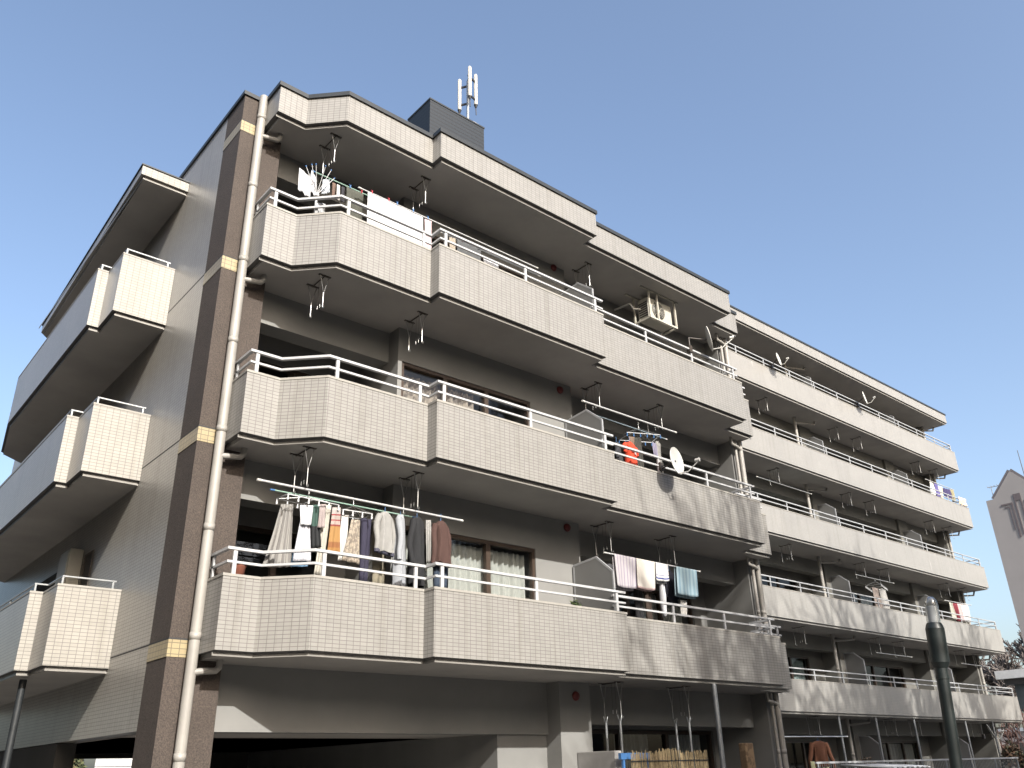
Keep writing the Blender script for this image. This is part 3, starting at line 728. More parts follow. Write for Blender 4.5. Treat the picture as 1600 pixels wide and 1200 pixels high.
cloth('towel', 'tan cloth on the middle balcony pinch hanger', 'cloth', [(7.95, 4.60), (8.12, 4.62), (8.12, 4.28), (7.98, 4.26)], .10, cloth_mat('tan_cloth', (.22, .15, .11)), 2, .02)
trousers('grey trousers on the right of the middle pinch hanger', 8.82, .10, 4.66, 4.0, .12, cloth_mat('mid_grey', (.30, .29, .27)), .4)
cloth('towel', 'small lilac cloth beside the grey trousers, middle balcony', 'cloth', [(8.58, 4.60), (8.68, 4.58), (8.70, 4.32), (8.58, 4.30)], .02, cloth_mat('lilac', (.30, .28, .38)), 2, .02)
# --- top balcony, left flat
pole('green pole under the top floor eave beside the pillar', (.80, .16, 7.60), (1.95, .16, 7.60), green_pl, .012, blue_pl)
pole('outer pole under the white bed sheet on the top balcony', (1.52, -.12, 7.44), (5.4, -.12, 7.44), M['white'], .014)
bl_pole = MB()
hub = (.80, .02, 7.02)
bl_pole.tube([(.80, .02, 6.62), hub], .02, 10); bl_pole.lathe([(.001, 0), (.04, 0), (.04, .05), (.001, .05)], hub, (0, 0, 1), 14)
lb = tag(bl_pole.build('radial_dryer', white_pl), 'white radial towel dryer with blue tipped arms by the pillar', 'clothes dryer')
for k, (a, t) in enumerate(((-2.9, .9), (-2.6, 1.05), (-2.2, .85), (-1.6, .95), (-1.0, 1.0), (-.3, .9), (.4, .9), (1.3, 1.0), (2.2, .95), (2.9, .8))):
    e = (hub[0] + .42 * math.cos(a) * math.cos(t), hub[1] + .42 * math.sin(a) * math.cos(t), hub[2] + .05 + .50 * math.sin(t))
    arm = MB().tube([(hub[0], hub[1], hub[2] + .04), e], .006, 6).build('arm', white_pl, lb)
    MB().lathe([(.001, -.015), (.011, -.008), (.011, .008), (.001, .015)], e, (0, 0, 1), 8).build('arm_tip', blue_pl, arm)
WG = 'small white towels on the radial dryer'
bw = cloth_mat('bright_white', (.80, .81, .84))
cloth('towel', 'wide white hand towel at the left of the radial dryer', 'towel', [(.46, 7.42), (.66, 7.32), (.69, 6.93), (.47, 6.99)], .0, bw, 2, .02, group=WG)
cloth('towel', 'white hand towel in the middle of the radial dryer', 'towel', [(.68, 7.50), (.78, 7.33), (.79, 7.0), (.65, 7.1)], .02, bw, 1, .02, group=WG)
cloth('towel', 'pale blue grey hand towel on the right arm of the radial dryer', 'towel', [(.93, 7.48), (1.05, 7.55), (1.06, 7.28), (.92, 7.18)], .12, cloth_mat('blue_white', (.62, .68, .74)), 1, .02, group=WG)
cloth('towel', 'grey white cloth hanging low behind the top railing by the pillar', 'cloth', [(.72, 6.80), (.90, 6.84), (.90, 6.50), (.74, 6.48)], -.12, cloth_mat('grey_white', (.50, .51, .52)), 2, .02)
for k, (x, lab, c) in enumerate(((1.10, 'brown sock clipped beside the radial dryer', (.20, .13, .10)), (1.18, 'white sock clipped beside the brown sock', (.62, .60, .58)), (1.27, 'black glove clipped near the olive sheet', (.04, .04, .05)))):
    cloth('sock', lab, 'sock', [(x, 7.50), (x + .06, 7.50), (x + .07, 7.20), (x + .01, 7.20)], .10, cloth_mat('sock%d' % k, c), 1, .012, 8, 8)
cloth('bed_sheet', 'dark olive sheet left of the white bed sheet', 'bed sheet', [(1.34, 7.50), (1.66, 7.50), (1.68, 6.50), (1.38, 6.50)], .05, cloth_mat('olive_sheet', (.085, .088, .07)), 2, .015)
cloth('bed_sheet', 'large bright white bed sheet on the top balcony', 'bed sheet', [(1.64, 7.45), (2.76, 7.45), (2.76, 6.62), (1.66, 6.60)], -.12, cloth_mat('sheet_white', (.84, .84, .86)), 3, .010, 40, 18)
cloth('towel', 'pale pink towel right of the white bed sheet', 'towel', [(2.79, 7.40), (2.94, 7.42), (2.94, 6.6), (2.82, 6.6)], -.12, cloth_mat('pale_pink', (.72, .56, .58)), 2, .015)
cloth('towel', 'beige towel on the top balcony just right of the parapet step', 'towel', [(3.22, 7.15), (3.35, 7.16), (3.36, 6.55), (3.24, 6.55)], -.28, cloth_mat('beige_towel', (.42, .36, .29)), 2, .015)
cloth('bed_sheet', 'dark grey sheet along the top balcony right of the step', 'bed sheet', [(3.38, 7.14), (3.92, 7.14), (3.92, 6.55), (3.38, 6.55)], -.28, cloth_mat('grey_sheet', (.10, .105, .11)), 3, .02)
cloth('towel', 'white cloth lying low over the top parapet right of the grey sheet', 'towel', [(3.80, 6.80), (4.14, 6.80), (4.14, 6.52), (3.80, 6.52)], -.50, bw, 2, .015)
p0 = None
for k, (x, z, y, m) in enumerate(((1.40, 7.53, .05, blue_pl), (1.62, 7.53, .05, red_pl), (1.72, 7.47, -.12, red_pl), (2.05, 7.47, -.12, red_pl), (2.22, 7.47, -.12, blue_pl), (2.55, 7.47, -.12, blue_pl),
                                  (2.86, 7.46, -.12, blue_pl), (3.28, 7.18, -.28, red_pl), (3.50, 7.17, -.28, red_pl), (3.75, 7.17, -.28, red_pl), (3.88, 7.17, -.28, blue_pl))):
    o = MB().box(x - .008, x + .008, y - .015, y + .015, z - .035, z + .02).tube([(x - .018, y, z + .04), (x, y, z), (x + .018, y, z + .04)], .005, 6).build('clothes_peg', m)
    cn = 'red' if m is red_pl else 'blue'
    tag(o, 'small %s peg clipping bedding along the top balcony' % cn, 'clothes peg', cn + ' pegs on the top balcony')
pole('inner pole for the grey sheet on the top balcony', (3.05, -.28, 7.14), (5.3, -.28, 7.14), M['steel'], .012)
# --- laundry on the far wing
FG = 'clothes on the far wing'
for lab, pts, y, c in (('white shirt left on the far wing upper pole', [(34.79, 10.25), (35.17, 10.25), (35.05, 9.6), (34.69, 9.6)], 5.45, (.72, .71, .66)),
                       ('violet blue towel on the far wing upper pole', [(35.21, 10.25), (35.65, 10.26), (35.54, 9.6), (35.12, 9.6)], 5.45, (.14, .12, .32)),
                       ('cream towel on the far wing upper pole', [(35.71, 10.22), (36.1, 10.22), (35.85, 9.5), (35.55, 9.5)], 5.45, (.58, .56, .46)),
                       ('dark navy shirt on the far wing upper pole', [(36.12, 10.2), (36.9, 10.26), (36.8, 9.75), (36.12, 9.75)], 5.45, (.05, .04, .13)),
                       ('khaki towel rightmost on the far wing upper pole', [(36.95, 10.28), (37.25, 10.3), (37.2, 9.7), (36.95, 9.7)], 5.45, (.36, .33, .20)),
                       ('cream and red cloth draped over the far wing railing end', [(36.7, 9.78), (37.5, 9.78), (37.5, 9.42), (36.7, 9.42)], 5.08, (.78, .62, .48)),
                       ('cream white shirt left on the far wing lower pole', [(34.2, 4.75), (34.6, 4.76), (34.5, 4.05), (34.1, 4.05)], 5.6, (.55, .54, .46)),
                       ('dark red shirt on the far wing lower pole', [(34.65, 4.76), (35.0, 4.77), (34.95, 4.0), (34.62, 4.0)], 5.6, (.28, .04, .06)),
                       ('pink white towel on the far wing lower pole', [(35.05, 4.78), (35.45, 4.78), (35.35, 4.05), (35.0, 4.05)], 5.6, (.66, .50, .50)),
                       ('white shirt right on the far wing lower pole', [(35.5, 4.78), (36.1, 4.8), (35.95, 4.05), (35.45, 4.05)], 5.6, (.74, .74, .74))):
    cloth('hanging_shirt' if 'shirt' in lab else 'towel', lab, 'shirt' if 'shirt' in lab else 'towel', pts, y, cloth_mat(lab.replace(' ', '_')[:20], c), 3, .05, group=FG)
pole('thin pole of the upper far wing laundry', (34.5, 5.45, 10.30), (37.3, 5.45, 10.32), M['white'], .018)
pole('thin pole of the lower far wing laundry', (33.9, 5.6, 4.80), (36.4, 5.6, 4.84), M['white'], .018)
pole('bare pole above the far wing grey pinch hanger', (26.6, 5.55, 5.02), (29.4, 5.55, 5.02), M['chrome'], .016)
pole('bare pole under the first far wing soffit, left', (27.0, 5.55, 2.22), (29.6, 5.55, 2.22), M['chrome'], .016)
pole('bare pole under the first far wing soffit, right end', (34.0, 5.55, 2.22), (36.6, 5.55, 2.22), M['chrome'], .016)
pole('bare pole left on the far wing third floor', (21.0, 5.6, 7.8), (24.4, 5.6, 7.8), M['chrome'], .016)
ph_ = pinch_hanger('grey pinch hanger with sheer clothes on the far wing', (27.85, 5.5, 4.68), .58, .28, .3, 4.98, M['chrome'], 9)
cloth('towel', 'sheer grey pink cloth left on the far wing pinch hanger', 'cloth', [(27.25, 4.60), (27.75, 4.60), (27.70, 3.75), (27.25, 3.75)], 5.4, cloth_mat('sheer_pink', (.36, .30, .27)), 4, .05)
cloth('towel', 'sheer grey white cloth right on the far wing pinch hanger', 'cloth', [(27.8, 4.60), (28.35, 4.62), (28.3, 3.75), (27.8, 3.75)], 5.42, cloth_mat('sheer_grey', (.40, .39, .37)), 4, .05)
shirt('hanging_coat', 'rust brown jacket hung out on the far wing ground floor', 'jacket', 20.35, 4.5, -.80, -1.50, .26, cloth_mat('rust_brown', (.17, .065, .032)), .72, -.5, .10)
cloth('towel', 'pale yellow sheet under the rust brown jacket', 'cloth', [(19.9, -1.35), (20.9, -1.38), (20.9, -2.4), (19.9, -2.4)], 4.6, cloth_mat('pale_yellow', (.46, .46, .28)), 4, .04)
pole('ground floor pole carrying the rust brown jacket', (18.6, 4.5, -.70), (22.0, 4.5, -.68), M['chrome'], .02)

# ================================================================== DISHES, AIR CONDITIONER, ANTENNAS
def dish(label, c, n, R, mount, lnb_len=.42):
    c = Vector(c); n = Vector(n).normalized()
    prof = [(R * t, .16 * R * (t * t) - .16 * R) for t in (0.001, .2, .4, .6, .8, .95, 1)]
    prof += [(R * 1.02, .004), (R * 1.02, -.008)] + [(R * t, .16 * R * t * t - .16 * R - .012) for t in (.95, .7, .4, .001)]
    side = n.cross(Vector((0, 0, 1))).normalized(); up = side.cross(n).normalized()
    o = MB().lathe(prof, c, n, 32).build('satellite_dish', M['dish'], origin=c)
    tag(o, label, 'satellite dish', 'satellite dishes')
    low = c - up * R * .97; tip = c + n * lnb_len - up * R * .5
    MB().tube([low - n * .02, low + n * lnb_len * .45 - up * .02, tip], .012, 8).build('feed_arm', M['dish'], o)
    MB().tube([tip + n * .03 + up * .02, tip - n * .06 + up * .03], .032, 12).tube([tip, tip + up * .06 + n * .02], .024, 10).build('feed_horn', M['dish'], o)
    bk = c - n * .03; mt = Vector(mount)
    MB().tube([bk, bk - n * .07, Vector((mt.x, mt.y, bk.z - .05)), mt], .018, 10).box(mt.x - .05, mt.x + .05, mt.y - .03, mt.y + .06, mt.z - .08, mt.z + .08).build('mount_arm', M['bronze'], o)
    return o
SUNV = Vector((-.21, -1, .64))
dish('white dish clamped on the middle balcony railing beside the laundry', (8.16, -.86, 3.86), (.22, -.97, .06), .262, (8.19, -.44, 3.86))
dish('dish seen edge on, on the top railing under the eave', (10.10, -.62, 7.19), (.60, -.78, .16), .28, (9.62, -.42, 6.86), .48)
dish('far wing top floor dish nearer the camera', (22.25, 4.72, 12.45), (.30, -.946, .12), .25, (22.4, 5.14, 12.35), .32)
dish('far wing top floor dish nearer the right end', (28.6, 4.72, 12.55), (.30, -.946, .12), .28, (28.75, 5.14, 12.4), .36)
dish('dish behind the lamp post on the far wing ground floor', (33.3, 4.75, -.45), (.40, -.84, .36), .30, (33.6, 5.2, -.6), .4)
# hung air conditioner
ac = MB().box(8.90, 9.70, .03, .33, 7.60, 8.14).build('air_conditioner', M['ac'], bevel=.015)
tag(ac, 'ivory air conditioner unit hung in a steel frame under the top soffit', 'air conditioner')
fg = MB().lathe([(.001, -.006), (.20, -.006), (.20, 0)], (9.22, .028, 7.87), (0, -1, 0), 28)
MB().lathe([(.001, .004), (.215, .004), (.215, .001), (.001, .001)], (9.24, .03, 7.87), (0, -1, 0), 28).build('fan_opening', M['black'], ac)
gb = MB()
for r in (.05, .09, .13, .17, .205): gb.tube([(9.24 + r * math.cos(a), .018, 7.87 + r * math.sin(a)) for a in [2 * math.pi * i / 24 for i in range(25)]], .004, 5, caps=False)
for a in range(0, 180, 45): gb.tube([(9.24 - .21 * math.cos(math.radians(a)), .016, 7.87 - .21 * math.sin(math.radians(a))), (9.24 + .21 * math.cos(math.radians(a)), .016, 7.87 + .21 * math.sin(math.radians(a)))], .004, 5)
gb.lathe([(.001, .012), (.045, .010), (.05, 0)], (9.24, .02, 7.87), (0, -1, 0), 16); gb.build('fan_grille', M['ac'], ac)
sl = MB()
for i in range(7): sl.box(8.893, 8.90, .06, .30, 7.68 + i * .055, 7.705 + i * .055)
sl.build('side_slots', M['black'], ac)
fr_ = MB()
for x, y in ((8.86, -.04), (8.86, .40), (9.13, -.045), (9.74, -.045), (9.74, .40)):
    fr_.box(x - .018, x + .018, y - .018, y + .018, 7.555, 8.262)
fr_.box(8.84, 9.76, -.062, -.026, 7.555, 7.595).box(8.84, 9.76, .382, .418, 7.555, 7.595).box(8.842, 8.878, -.026, .382, 7.555, 7.593).box(9.722, 9.758, -.026, .382, 7.555, 7.593)
fr_.box(8.6, 9.85, -.065, -.025, 8.235, 8.262).box(8.6, 9.85, .38, .42, 8.235, 8.262)
fr_.build('hanging_frame', M['ac'], ac)
MB().tube([(8.88, .25, 7.9), (8.70, .28, 7.85), (8.66, .34, 8.0), (8.66, .8, 8.05)], .022, 8).build('refrigerant_hose', M['dish'], ac)
# phone antenna on the tower
an = thing('antenna_mast', 'mobile phone antenna with three ivory tubes on the roof tower', 'antenna', (5.66, 2.34, 12.62))
MB().tube([(5.66, 2.34, 12.62), (5.66, 2.34, 14.2)], .034, 12).tube([(5.66, 2.34, 12.62), (5.66, 2.34, 12.68)], .08, 12).build('mast', M['steel'], an)
for x, y, z0, z1 in ((5.58, 2.16, 13.50, 14.50), (5.54, 2.52, 13.30, 14.32), (5.97, 2.42, 13.64, 14.68)):
    p = MB().lathe([(.001, z0 + .03), (.042, z0 + .03), (.046, z0 + .06), (.046, z1 - .05), (.036, z1 - .015), (.001, z1)], (x, y, 0), (0, 0, 1), 18).build('antenna_panel', M['antenna'], an)
    MB().tube([(x, y, z0 + .03), (x, y, z0 - .06)], .05, 14, r1=.02).tube([(x, y, z0 - .05), (x + .01, y, z0 - .28)], .012, 6).build('cable_end', M['black'], p)
    bb = MB()
    for z in (z0 + .18, z1 - .28): bb.bar((x, y, z), (5.66, 2.34, z), .03, .05)
    bb.build('bracket_arm', M['black'], p)
MB().box(5.74, 5.92, 2.24, 2.40, 12.72, 12.92).build('junction_box', M['antenna'], an, bevel=.008)

# ================================================================== GROUND LEVEL THINGS
tag(MB().box(6.50, 6.66, -.30, .54, GZ, -1.15).build('garden_wall', M['concrete'], bevel=.01), 'grey concrete screen wall end beside the reed fence', 'wall')
reed = blotch('dry_reed', (.40, .31, .175), (.27, .20, .105), 30, .35, .65)
b = MB()
x = 6.52
while x < 8.40:
    h = -1.20 + rnd.uniform(-.02, .045) + (.03 if 7.2 < x < 7.6 else 0)
    b.tube([(x, -.62 + rnd.uniform(-.012, .012), GZ), (x + rnd.uniform(-.03, .03), -.62 + rnd.uniform(-.012, .012), h)], .0085, 5); x += .016
rf = b.build('reed_fence', reed); tag(rf, 'dry reed screen standing in front of the ground floor garden', 'reed fence')
MB().box(6.5, 8.4, -.645, -.635, -1.32, -1.305).build('binding_cord', M['black'], rf)
tag(MB().box(6.45, 7.15, -.48, -.42, -1.28, -1.19).box(6.5, 6.54, -.47, -.43, GZ, -1.28).box(7.06, 7.10, -.47, -.43, GZ, -1.28).build('blue_rack', blue_pl), 'bright blue rack edge showing behind the reed screen', 'rack')
US = None
for x, y, lab in ((7.0, .0, 'front left laundry upright behind the reed screen'), (7.1, .42, 'rear left laundry upright behind the reed screen'),
                  (8.79, .0, 'front right laundry upright near the steel post'), (8.93, .42, 'rear right laundry upright near the steel post')):
    if US is None:
        US = MB().tube([(0, 0, GZ), (0, 0, -.70)], .022, 10).tube([(-.05, 0, -.60), (-.015, 0, -.70), (.015, 0, -.70), (.05, 0, -.60)], .01, 6).build('laundry_upright', M['steel'], origin=(0, 0, GZ))
        tag(US, lab, 'laundry post', 'laundry uprights'); US.location = (x, y, GZ)
    else: copy_thing(US, (x, y, GZ), lab)
tag(MB().tube([(9.10, -.40, GZ), (9.10, -.40, -.064)], .045, 12).box(9.03, 9.17, -.47, -.33, GZ, GZ + .02).build('steel_post', M['steel']), 'thin grey steel post under the lowest tiled balcony', 'post')
wp = MB().box(9.05, 9.28, -.95, -.80, GZ, -1.06).build('wooden_post', blotch('weathered_wood', (.30, .20, .11), (.17, .11, .06), 8), bevel=.02)
tag(wp, 'weathered square wooden post near the far corner pipe', 'post')
# mesh fence in front of the far wing
fx = MB()
for x in [18.5 + 1.9 * i for i in range(8)]: fx.tube([(x, 3.5, GZ), (x, 3.5, -1.40)], .03, 8)
fo = fx.build('garden_fence', M['steel']); tag(fo, 'pale steel rail fence along the far wing garden', 'fence')
MB().box(18.4, 31.9, 3.47, 3.53, -1.42, -1.37).box(18.4, 31.9, 3.48, 3.52, -2.9, -2.86).build('fence_rail', M['rail_far'], fo)
fm = MB(); x = 18.5
while x < 31.8: fm.box(x - .006, x + .006, 3.494, 3.506, -2.86, -1.42); x += .11
fm.build('fence_bars', M['steel'], fo)
# small shed with a white sheet roof
sh = MB().box(19.5, 21.3, 2.0, 3.2, GZ, -1.62).build('garden_shed', M['bronze']); tag(sh, 'small dark shed with a white sheet roof by the lamp post', 'shed')
b = MB(); K = 40
pts = [];
for i in range(K + 1):
    x = 19.3 + 2.2 * i / K; z = -1.53 + .02 * math.sin(i * 1.25); pts += [(x, 1.85, z - .03), (x, 3.3, z + .06)]
b.add(pts, [(2 * i, 2 * i + 2, 2 * i + 3, 2 * i + 1) for i in range(K)], 0, True); b.build('roof_sheet', white_pl, sh, solid=.02)
# lamp post
LD = thing('lamp_post', 'dark lamp post with a clear glass dome in front of the far wing', 'street lamp', (4.92, -6.40, GZ))
dk = plain('dark_green_lamp_paint', (.020, .028, .027), .42, .2, 9, bmp=.1)
LT = Vector((4.228, -6.72, .0)); LBv = Vector((4.92, -6.335, GZ))
def on(z): return (LDx + (z - GZ) * LDkx, LDy + (z - GZ) * LDky, z)
LDx, LDy, LDkx, LDky = 4.537, -6.321, .0176, -.061
MB().tube([on(GZ), on(-.52)], .056, 20).tube([on(GZ), on(GZ + .05)], .12, 20).build('pole', dk, LD)
zc_ = on(-.3)
cap = MB().tube([on(-.60), on(-.55)], .060, 22, r1=.084).tube([on(-.55), on(-.235)], .086, 22).tube([on(-.235), on(-.20), on(-.18)], .086, 22, r1=.066).build('lamp_collar', dk, LD)
MB().tube([on(-.70), on(-.67)], .062, 18).build('ring', dk, LD)
dm = MB()
prof = [(.062, -.185), (.062, -.01), (.057, .025), (.045, .05), (.025, .068), (.001, .074)]
ax = Vector(on(1)) - Vector(on(0))
dm.lathe(prof, (on(0)[0], on(0)[1], 0), ax, 24)
glob = dm.build('glass_dome', M['dome'], LD)
MB().tube([on(-.18), on(-.02)], .050, 18).build('lamp_core', white_pl, glob)

# green plants
def bush(name, label, cat, c, rx, ry, h, n, size, cols, group=None, stem=None):
    b = MB()
    for i in range(n):
        a = rnd.random() * 6.283; r = math.sqrt(rnd.random()); t = rnd.random()
        k = (1 - .55 * t)
        p = Vector((c[0] + rx * r * k * math.cos(a), c[1] + ry * r * k * math.sin(a), c[2] + h * t * (1 - .2 * r)))
        d = Vector((rnd.gauss(0, 1), rnd.gauss(0, 1), rnd.gauss(.5, 1))).normalized(); e = d.orthogonal().normalized(); s = size * rnd.uniform(.6, 1.3)
        b.add([p - e * s * .35, p + d * s, p + e * s * .35, p - d * s * .3], [(0, 1, 2, 3)], rnd.randrange(len(cols)))
    if stem: b.tube([(c[0], c[1], c[2] - .3), (c[0], c[1], c[2] + h * .5)], .02, 6, len(cols) - 1)
    return tag(b.build(name, cols, origin=c), label, cat, group)
gl = [plain('leaf_green_a', (.085, .13, .03), .6, .2, 20), plain('leaf_green_b', (.13, .17, .045), .6, .2, 20), plain('leaf_green_c', (.05, .085, .03), .6, .2, 20)]
bush('potted_shrub', 'small yellow green shrub rising behind the lowest parapet', 'shrub', (5.74, -.36, .62), .24, .16, .50, 700, .05, gl)
tag(MB().lathe([(.001, 0), (.13, 0), (.17, .45), (.18, .52), (.16, .52), (.15, .47), (.001, .47)], (5.74, -.36, .10), (0, 0, 1), 20).build('planter', plain('clay_planter', (.25, .13, .09), .8)), 'clay planter holding the small yellow green shrub', 'planter')
rk = [plain('dry_twig', (.16, .11, .07), .9, .2, 10), plain('rust_leaf', (.19, .10, .05), .8, .2, 10), plain('dull_leaf', (.10, .10, .05), .8, .2, 10)]
bush('garden_shrub', 'brown twiggy shrub beside the far wing fence', 'shrub', (33.6, 4.3, GZ), 1.3, .7, 2.4, 2600, .11, rk)
bush('garden_shrub', 'low brown shrub in front of the ground floor partition', 'shrub', (21.9, 3.9, GZ), 1.0, .5, 1.95, 1500, .08, rk)
hg = [plain('hedge_a', (.10, .12, .05), .8, .2, 6), plain('hedge_b', (.16, .13, .06), .8, .2, 6), plain('hedge_c', (.06, .08, .03), .8, .2, 6)]
bush('hedge', 'olive green hedge seen through the open car port', 'hedge', (8.9, 40.5, GZ), 2.2, 1.2, 3.6, 4200, .22, hg)
wpn = MB().box(10.45, 13.6, 40, 40.08, GZ, -.28)
wo_ = wpn.build('panel_fence', plain('white_sheet_panel', (.74, .74, .72), .6)); tag(wo_, 'white sheet fence seen through the open car port', 'fence')
rb = MB()
for z in (-.7, -1.3, -1.9): rb.box(10.45, 13.6, 39.97, 40, z, z + .03)
rb.build('panel_rib', M['steel'], wo_)

# ================================================================== BARE TREES (their shade falls on the lower parapets)
bark = blotch('grey_bark', (.16, .13, .105), (.09, .07, .055), 5)
def tree_mesh(seed, H_, spread, depth, ntrunk=1, twig=.012):
    r = random.Random(seed); b = MB()
    def grow(p, d, L, rad, lv):
        seg = 4 if lv < 3 else 3; pts = [p]; q = Vector(p); dd = Vector(d)
        for i in range(seg):
            dd = (dd + Vector((r.gauss(0, .13), r.gauss(0, .13), .05 + r.gauss(0, .08)))).normalized(); q = q + dd * (L / seg); pts.append(q.copy())
        b.tube(pts, rad, 7 if lv < 2 else 4 if lv < 4 else 3, 0, caps=False, r1=max(rad * .55, twig * .5))
        if lv >= depth: return
        nb = 3 if lv < 3 else 4
        for i in range(nb + (1 if lv == 0 else 0)):
            t = r.uniform(.35, 1.0) if lv else r.uniform(.45, 1); idx = min(seg - 1, int(t * seg)); s0 = pts[idx].lerp(pts[idx + 1], t * seg - idx)
            a = r.random() * 6.283; u = dd.orthogonal().normalized(); w = dd.cross(u)
            nd = (dd * r.uniform(.55, .95) + (u * math.cos(a) + w * math.sin(a)) * spread * r.uniform(.6, 1.1)).normalized()
            grow(s0, nd, L * r.uniform(.55, .78), max(rad * r.uniform(.42, .6), twig), lv + 1)
        grow(pts[-1], (dd + Vector((r.gauss(0, .15), r.gauss(0, .15), .15))).normalized(), L * .72, max(rad * .55, twig), lv + 1)
    grow(Vector((0, 0, 0)), Vector((0, 0, 1)), H_ * .34, H_ * .018, 0)
    return b
def bare_tree(label, loc, seed, H_, spread=.75, depth=5, twig=.012, mat=None):
    t = thing('bare_tree', label, 'tree', loc, 'bare trees'); b = tree_mesh(seed, 10, spread, depth, twig=twig * 10 / H_)
    k = H_ / max(p[2] for p in b.v)
    b.v = [(p[0] * k + loc[0], p[1] * k + loc[1], p[2] * k + loc[2]) for p in b.v]
    b.build('trunk', mat or bark, t, origin=loc); return t
T1 = bare_tree('bare tree across the yard in front of the nearer block', (5.6, -19.0, GZ), 3, 17.2, .72, 5, .03)
for loc, rz, s_, lab in (((8.6, -20.0, GZ), 2.1, 1.17, 'bare tree right of the first one across the yard'), ((12.5, -15.0, GZ), 4.0, 1.0, 'bare tree opposite the gap between the two wings'),
                        ((17.0, -14.5, GZ), 1.2, 1.06, 'bare tree opposite the left part of the far wing'), ((21.5, -14.0, GZ), 5.2, 1.16, 'bare tree opposite the middle of the far wing'),
                        ((24.5, -14.5, GZ), 3.1, 1.33, 'tallest bare tree of the row, opposite the far wing'), ((29.5, -14.0, GZ), .4, 1.15, 'bare tree near the right end of the yard row')):
    copy_thing(T1, loc, lab, (0, 0, rz), s_)

# ================================================================== DISTANCE
tower = MB()
Y0, TY = 20.2, 92
poly = [(23.24, GZ - 2), (23.24, 23.76), (22.48, 23.79), (20.2, 26.36), (17.92, 23.79), (17.16, 23.76), (17.16, GZ - 2)]
n = len(poly)
tower.add([(TY, y, z) for y, z in poly] + [(TY + 14, y, z) for y, z in poly], [tuple(range(n)), tuple(range(2 * n - 1, n - 1, -1))] + [(i, i + n, (i + 1) % n + n, (i + 1) % n) for i in range(n)])
to = tower.build('tower_block', plain('mauve_tower_render', (.38, .36, .355), .8, .05, .5)); tag(to, 'distant mauve grey tower with a pointed gable and dark stripe emblem', 'building')  # base grey lightened to put distance haze into the colour
em = MB(); XE0, XE1 = TY - .06, TY
def mir(y0, y1, z0, z1):
    em.box(XE0, XE1, y0, y1, z0, z1); em.box(XE0, XE1, 2 * 20.15 - y1, 2 * 20.15 - y0, z0, z1)
mir(20.73, 21.86, 22.84, 23.02); mir(20.73, 20.90, 19.37, 22.84)          # outer angle
mir(21.08, 21.59, 22.56, 22.66); mir(21.08, 21.16, 20.2, 22.56)           # thin inner angle
em.box(XE0, XE1, 19.80, 20.50, 23.10, 23.83); em.box(XE0, XE1, 20.37, 20.50, 19.6, 23.10); em.box(XE0, XE1, 19.80, 19.93, 19.6, 23.10)
em.build('emblem', plain('dark_mauve_tile', (.155, .13, .135), .6), to)
MB().bar((TY + .1, 22.48, 23.80), (TY + .1, 20.2, 26.40), .5, .08, (1, 0, 0)).bar((TY + .1, 20.2, 26.40), (TY + .1, 17.92, 23.80), .5, .08, (1, 0, 0)).build('gable_coping', plain('grey_mauve_coping', (.20, .18, .19), .6), to)
ta = MB().tube([(TY + 1, 22.75, 23.7), (TY + 1, 22.72, 25.40)], .04, 6).tube([(TY + 1, 23.1, 25.42), (TY + 1, 21.9, 25.36)], .035, 6)
for y in (22.95, 22.6, 22.3, 22.0): ta.tube([(TY + .6, y, 25.42), (TY + 1.4, y, 25.4)], .025, 5)
tag(ta.build('tv_antenna', M['rail_far']), 'thin television antenna on the left shoulder of the tower', 'antenna')
tag(MB().tube([(TY + 1, 19.2, 24.4), (TY + 1, 19.2, 28.6)], .05, 6, r1=.03).build('lightning_rod', M['bronze']), 'thin dark rod standing on the tower roof', 'lightning rod')
# hill and bare wood behind
hb = MB(); K, L = 26, 12; pts = []
for i in range(K + 1):
    for j in range(L + 1):
        x = 118 + 80 * j / L; y = -60 + 112 * i / K
        e = max(0, math.sin(math.pi * i / K)) ** .6 * max(0, math.sin(math.pi * j / L)) ** .8
        pts.append((x, y, GZ - .3 + 15.5 * e + 1.2 * math.sin(i * .9) * e))
hb.add(pts, [(i * (L + 1) + j, (i + 1) * (L + 1) + j, (i + 1) * (L + 1) + j + 1, i * (L + 1) + j + 1) for i in range(K) for j in range(L)], 0, True)
hb.build('hill', blotch('winter_hillside', (.13, .105, .085), (.08, .075, .055), .35, .3, .7), kind='structure')
H0 = bare_tree('pale bare tree in the hillside wood below the tower', (127, 38.5, 4), 21, 10.0, .8, 4, .10, blotch('pale_bark', (.185, .16, .15), (.13, .11, .10), 3))
H0['group'] = 'bare trees of the hillside wood'
for x, y, z, k, rz in ((125, 36.3, 3, 1.0, 1), (130, 40.5, 3, 1.0, 2), (122, 37.4, 1, .9, 3), (128, 34.0, 5, 1.05, 4), (120, 34.6, 1, .9, 5), (133, 36.8, 7, 1.0, 0)):
    copy_thing(H0, (x, y, z), H0['label'], (0, 0, rz), k)
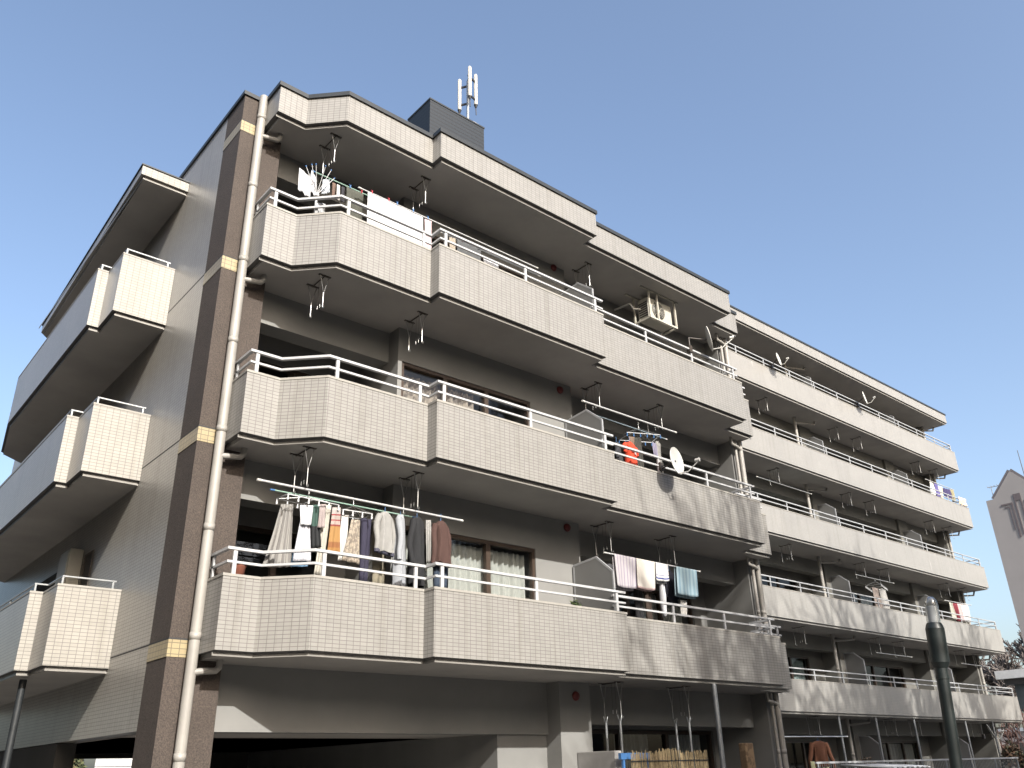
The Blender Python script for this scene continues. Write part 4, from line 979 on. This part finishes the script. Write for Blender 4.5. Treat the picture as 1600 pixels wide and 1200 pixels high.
# low building with a pale roof edge, pink house below it, red twig tree in front
lo = thing('low_building', 'low dark building with a long pale roof edge below the hill', 'building', (62, 10, GZ))
MB().box(58, 70, 2, 12.6, GZ, 2.9).build('wall', plain('dim_grey_wall', (.10, .11, .11), .8), lo)
MB().box(57.2, 70.5, 1, 13.3, 3.25, 3.75).build('roof_edge', plain('pale_roof_edge', (.70, .70, .68), .6), lo)
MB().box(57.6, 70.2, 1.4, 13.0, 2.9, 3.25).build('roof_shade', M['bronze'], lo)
MB().box(57.4, 57.9, 4, 12.9, .9, 1.25).build('canopy', plain('mint_canopy', (.36, .60, .52), .6), lo)
pk = thing('house', 'pale pink house wall at the right edge behind the bare twigs', 'house', (55, 10, GZ))
MB().box(52.5, 57, 4, 12.05, GZ, -.0).build('wall', plain('pale_pink_wall', (.66, .58, .55), .8), pk)
MB().box(52.3, 57, 3.8, 12.25, .0, .18).build('roof_edge', plain('blue_white_trim', (.60, .66, .72), .6), pk)
MB().box(52.47, 52.5, 10.6, 11.5, -1.7, -.6).build('window', M['dark'], pk)
redbark = plain('red_brown_twig', (.12, .06, .05), .8)
bare_tree('reddish bare sapling in front of the pale pink house', (43.0, 7.6, GZ), 5, 4.4, .8, 4, .022, redbark)

# made-up blocks south and west, out of the frame, added to cut low sky light
def block(label, x0, x1, y0, y1, h, mat, face):
    t = thing('apartment_building', label, 'building', ((x0 + x1) / 2, (y0 + y1) / 2, GZ), 'apartment buildings')
    MB().box(x0, x1, y0, y1, GZ, GZ + h).build('wall', mat, t)
    MB().box(x0 - .2, x1 + .2, y0 - .2, y1 + .2, GZ + h, GZ + h + .35).build('roof', M['slate'], t)
    first = None; z = GZ + 1.0
    while z + 1.6 < GZ + h:
        a = (x0 if face == 'y' else y0) + 1.2
        while a + 1.9 < (x1 if face == 'y' else y1):
            b = MB().box(a, a + 1.8, y1, y1 + .05, z, z + 1.35) if face == 'y' else MB().box(x1, x1 + .05, a, a + 1.8, z, z + 1.35)
            if first is None: first = b.build('window', M['dark'], t)
            else:
                o = Vector((a + .9, y1 + .025, z)) if face == 'y' else Vector((x1 + .025, a + .9, z)); copy_part(first, t, o)
            a += 3.6
        z += 2.8
    return t
bwall = plain('brown_brick_render', (.16, .13, .11), .85, .12, .8)
block('added unseen brown block west of the gable, cutting sky light', -26, -10.5, -16, 34, 13.5, bwall, 'x')
block('added unseen brown block across the yard, facing the near balconies', -34, 4, -56, -42, 14.0, bwall, 'y')
block('added unseen brown block across the yard, facing the far wing', 8, 52, -54, -40, 14.5, bwall, 'y')

# ================================================================== LIGHT, SKY, CAMERA
wd = bpy.data.worlds.new('World'); sc.world = wd; wd.use_nodes = True
nt = wd.node_tree; bg = nt.nodes['Background']
sky = nt.nodes.new('ShaderNodeTexSky'); sky.sky_type = 'NISHITA'; sky.sun_disc = False
SUN = SUNV.normalized(); el = math.asin(SUN.z)
sky.sun_elevation = el; sky.sun_rotation = math.atan2(SUN.x, SUN.y)
sky.air_density = 1.0; sky.dust_density = 4.0; sky.ozone_density = 1.0
nt.links.new(sky.outputs[0], bg.inputs[0]); bg.inputs[1].default_value = .15
sl = bpy.data.lights.new('sun', 'SUN'); sl.energy = 4.1; sl.angle = math.radians(.6); sl.color = (1, .965, .905)
so = bpy.data.objects.new('sun', sl); COL.objects.link(so); so.location = (0, -20, 40)
so.rotation_euler = (-SUN).to_track_quat('-Z', 'Y').to_euler()
cam = bpy.data.cameras.new('camera'); co = bpy.data.objects.new('camera', cam); COL.objects.link(co); sc.camera = co
cam.sensor_width = 36; cam.lens = 36 * 1320.567 / 1600; cam.clip_end = 5000; cam.clip_start = .05
fwd = Vector((.5962, .6864, .4164)).normalized(); right = Vector((.7618, -.6474, -.0236)); right = (right - fwd * right.dot(fwd)).normalized(); up = right.cross(fwd)
co.matrix_world = Matrix(((right.x, up.x, -fwd.x, -4.1203), (right.y, up.y, -fwd.y, -10.2952), (right.z, up.z, -fwd.z, -1.4068), (0, 0, 0, 1)))
sc.view_settings.view_transform = 'Standard'; sc.view_settings.look = 'None'; sc.view_settings.exposure = .98; sc.view_settings.gamma = 1
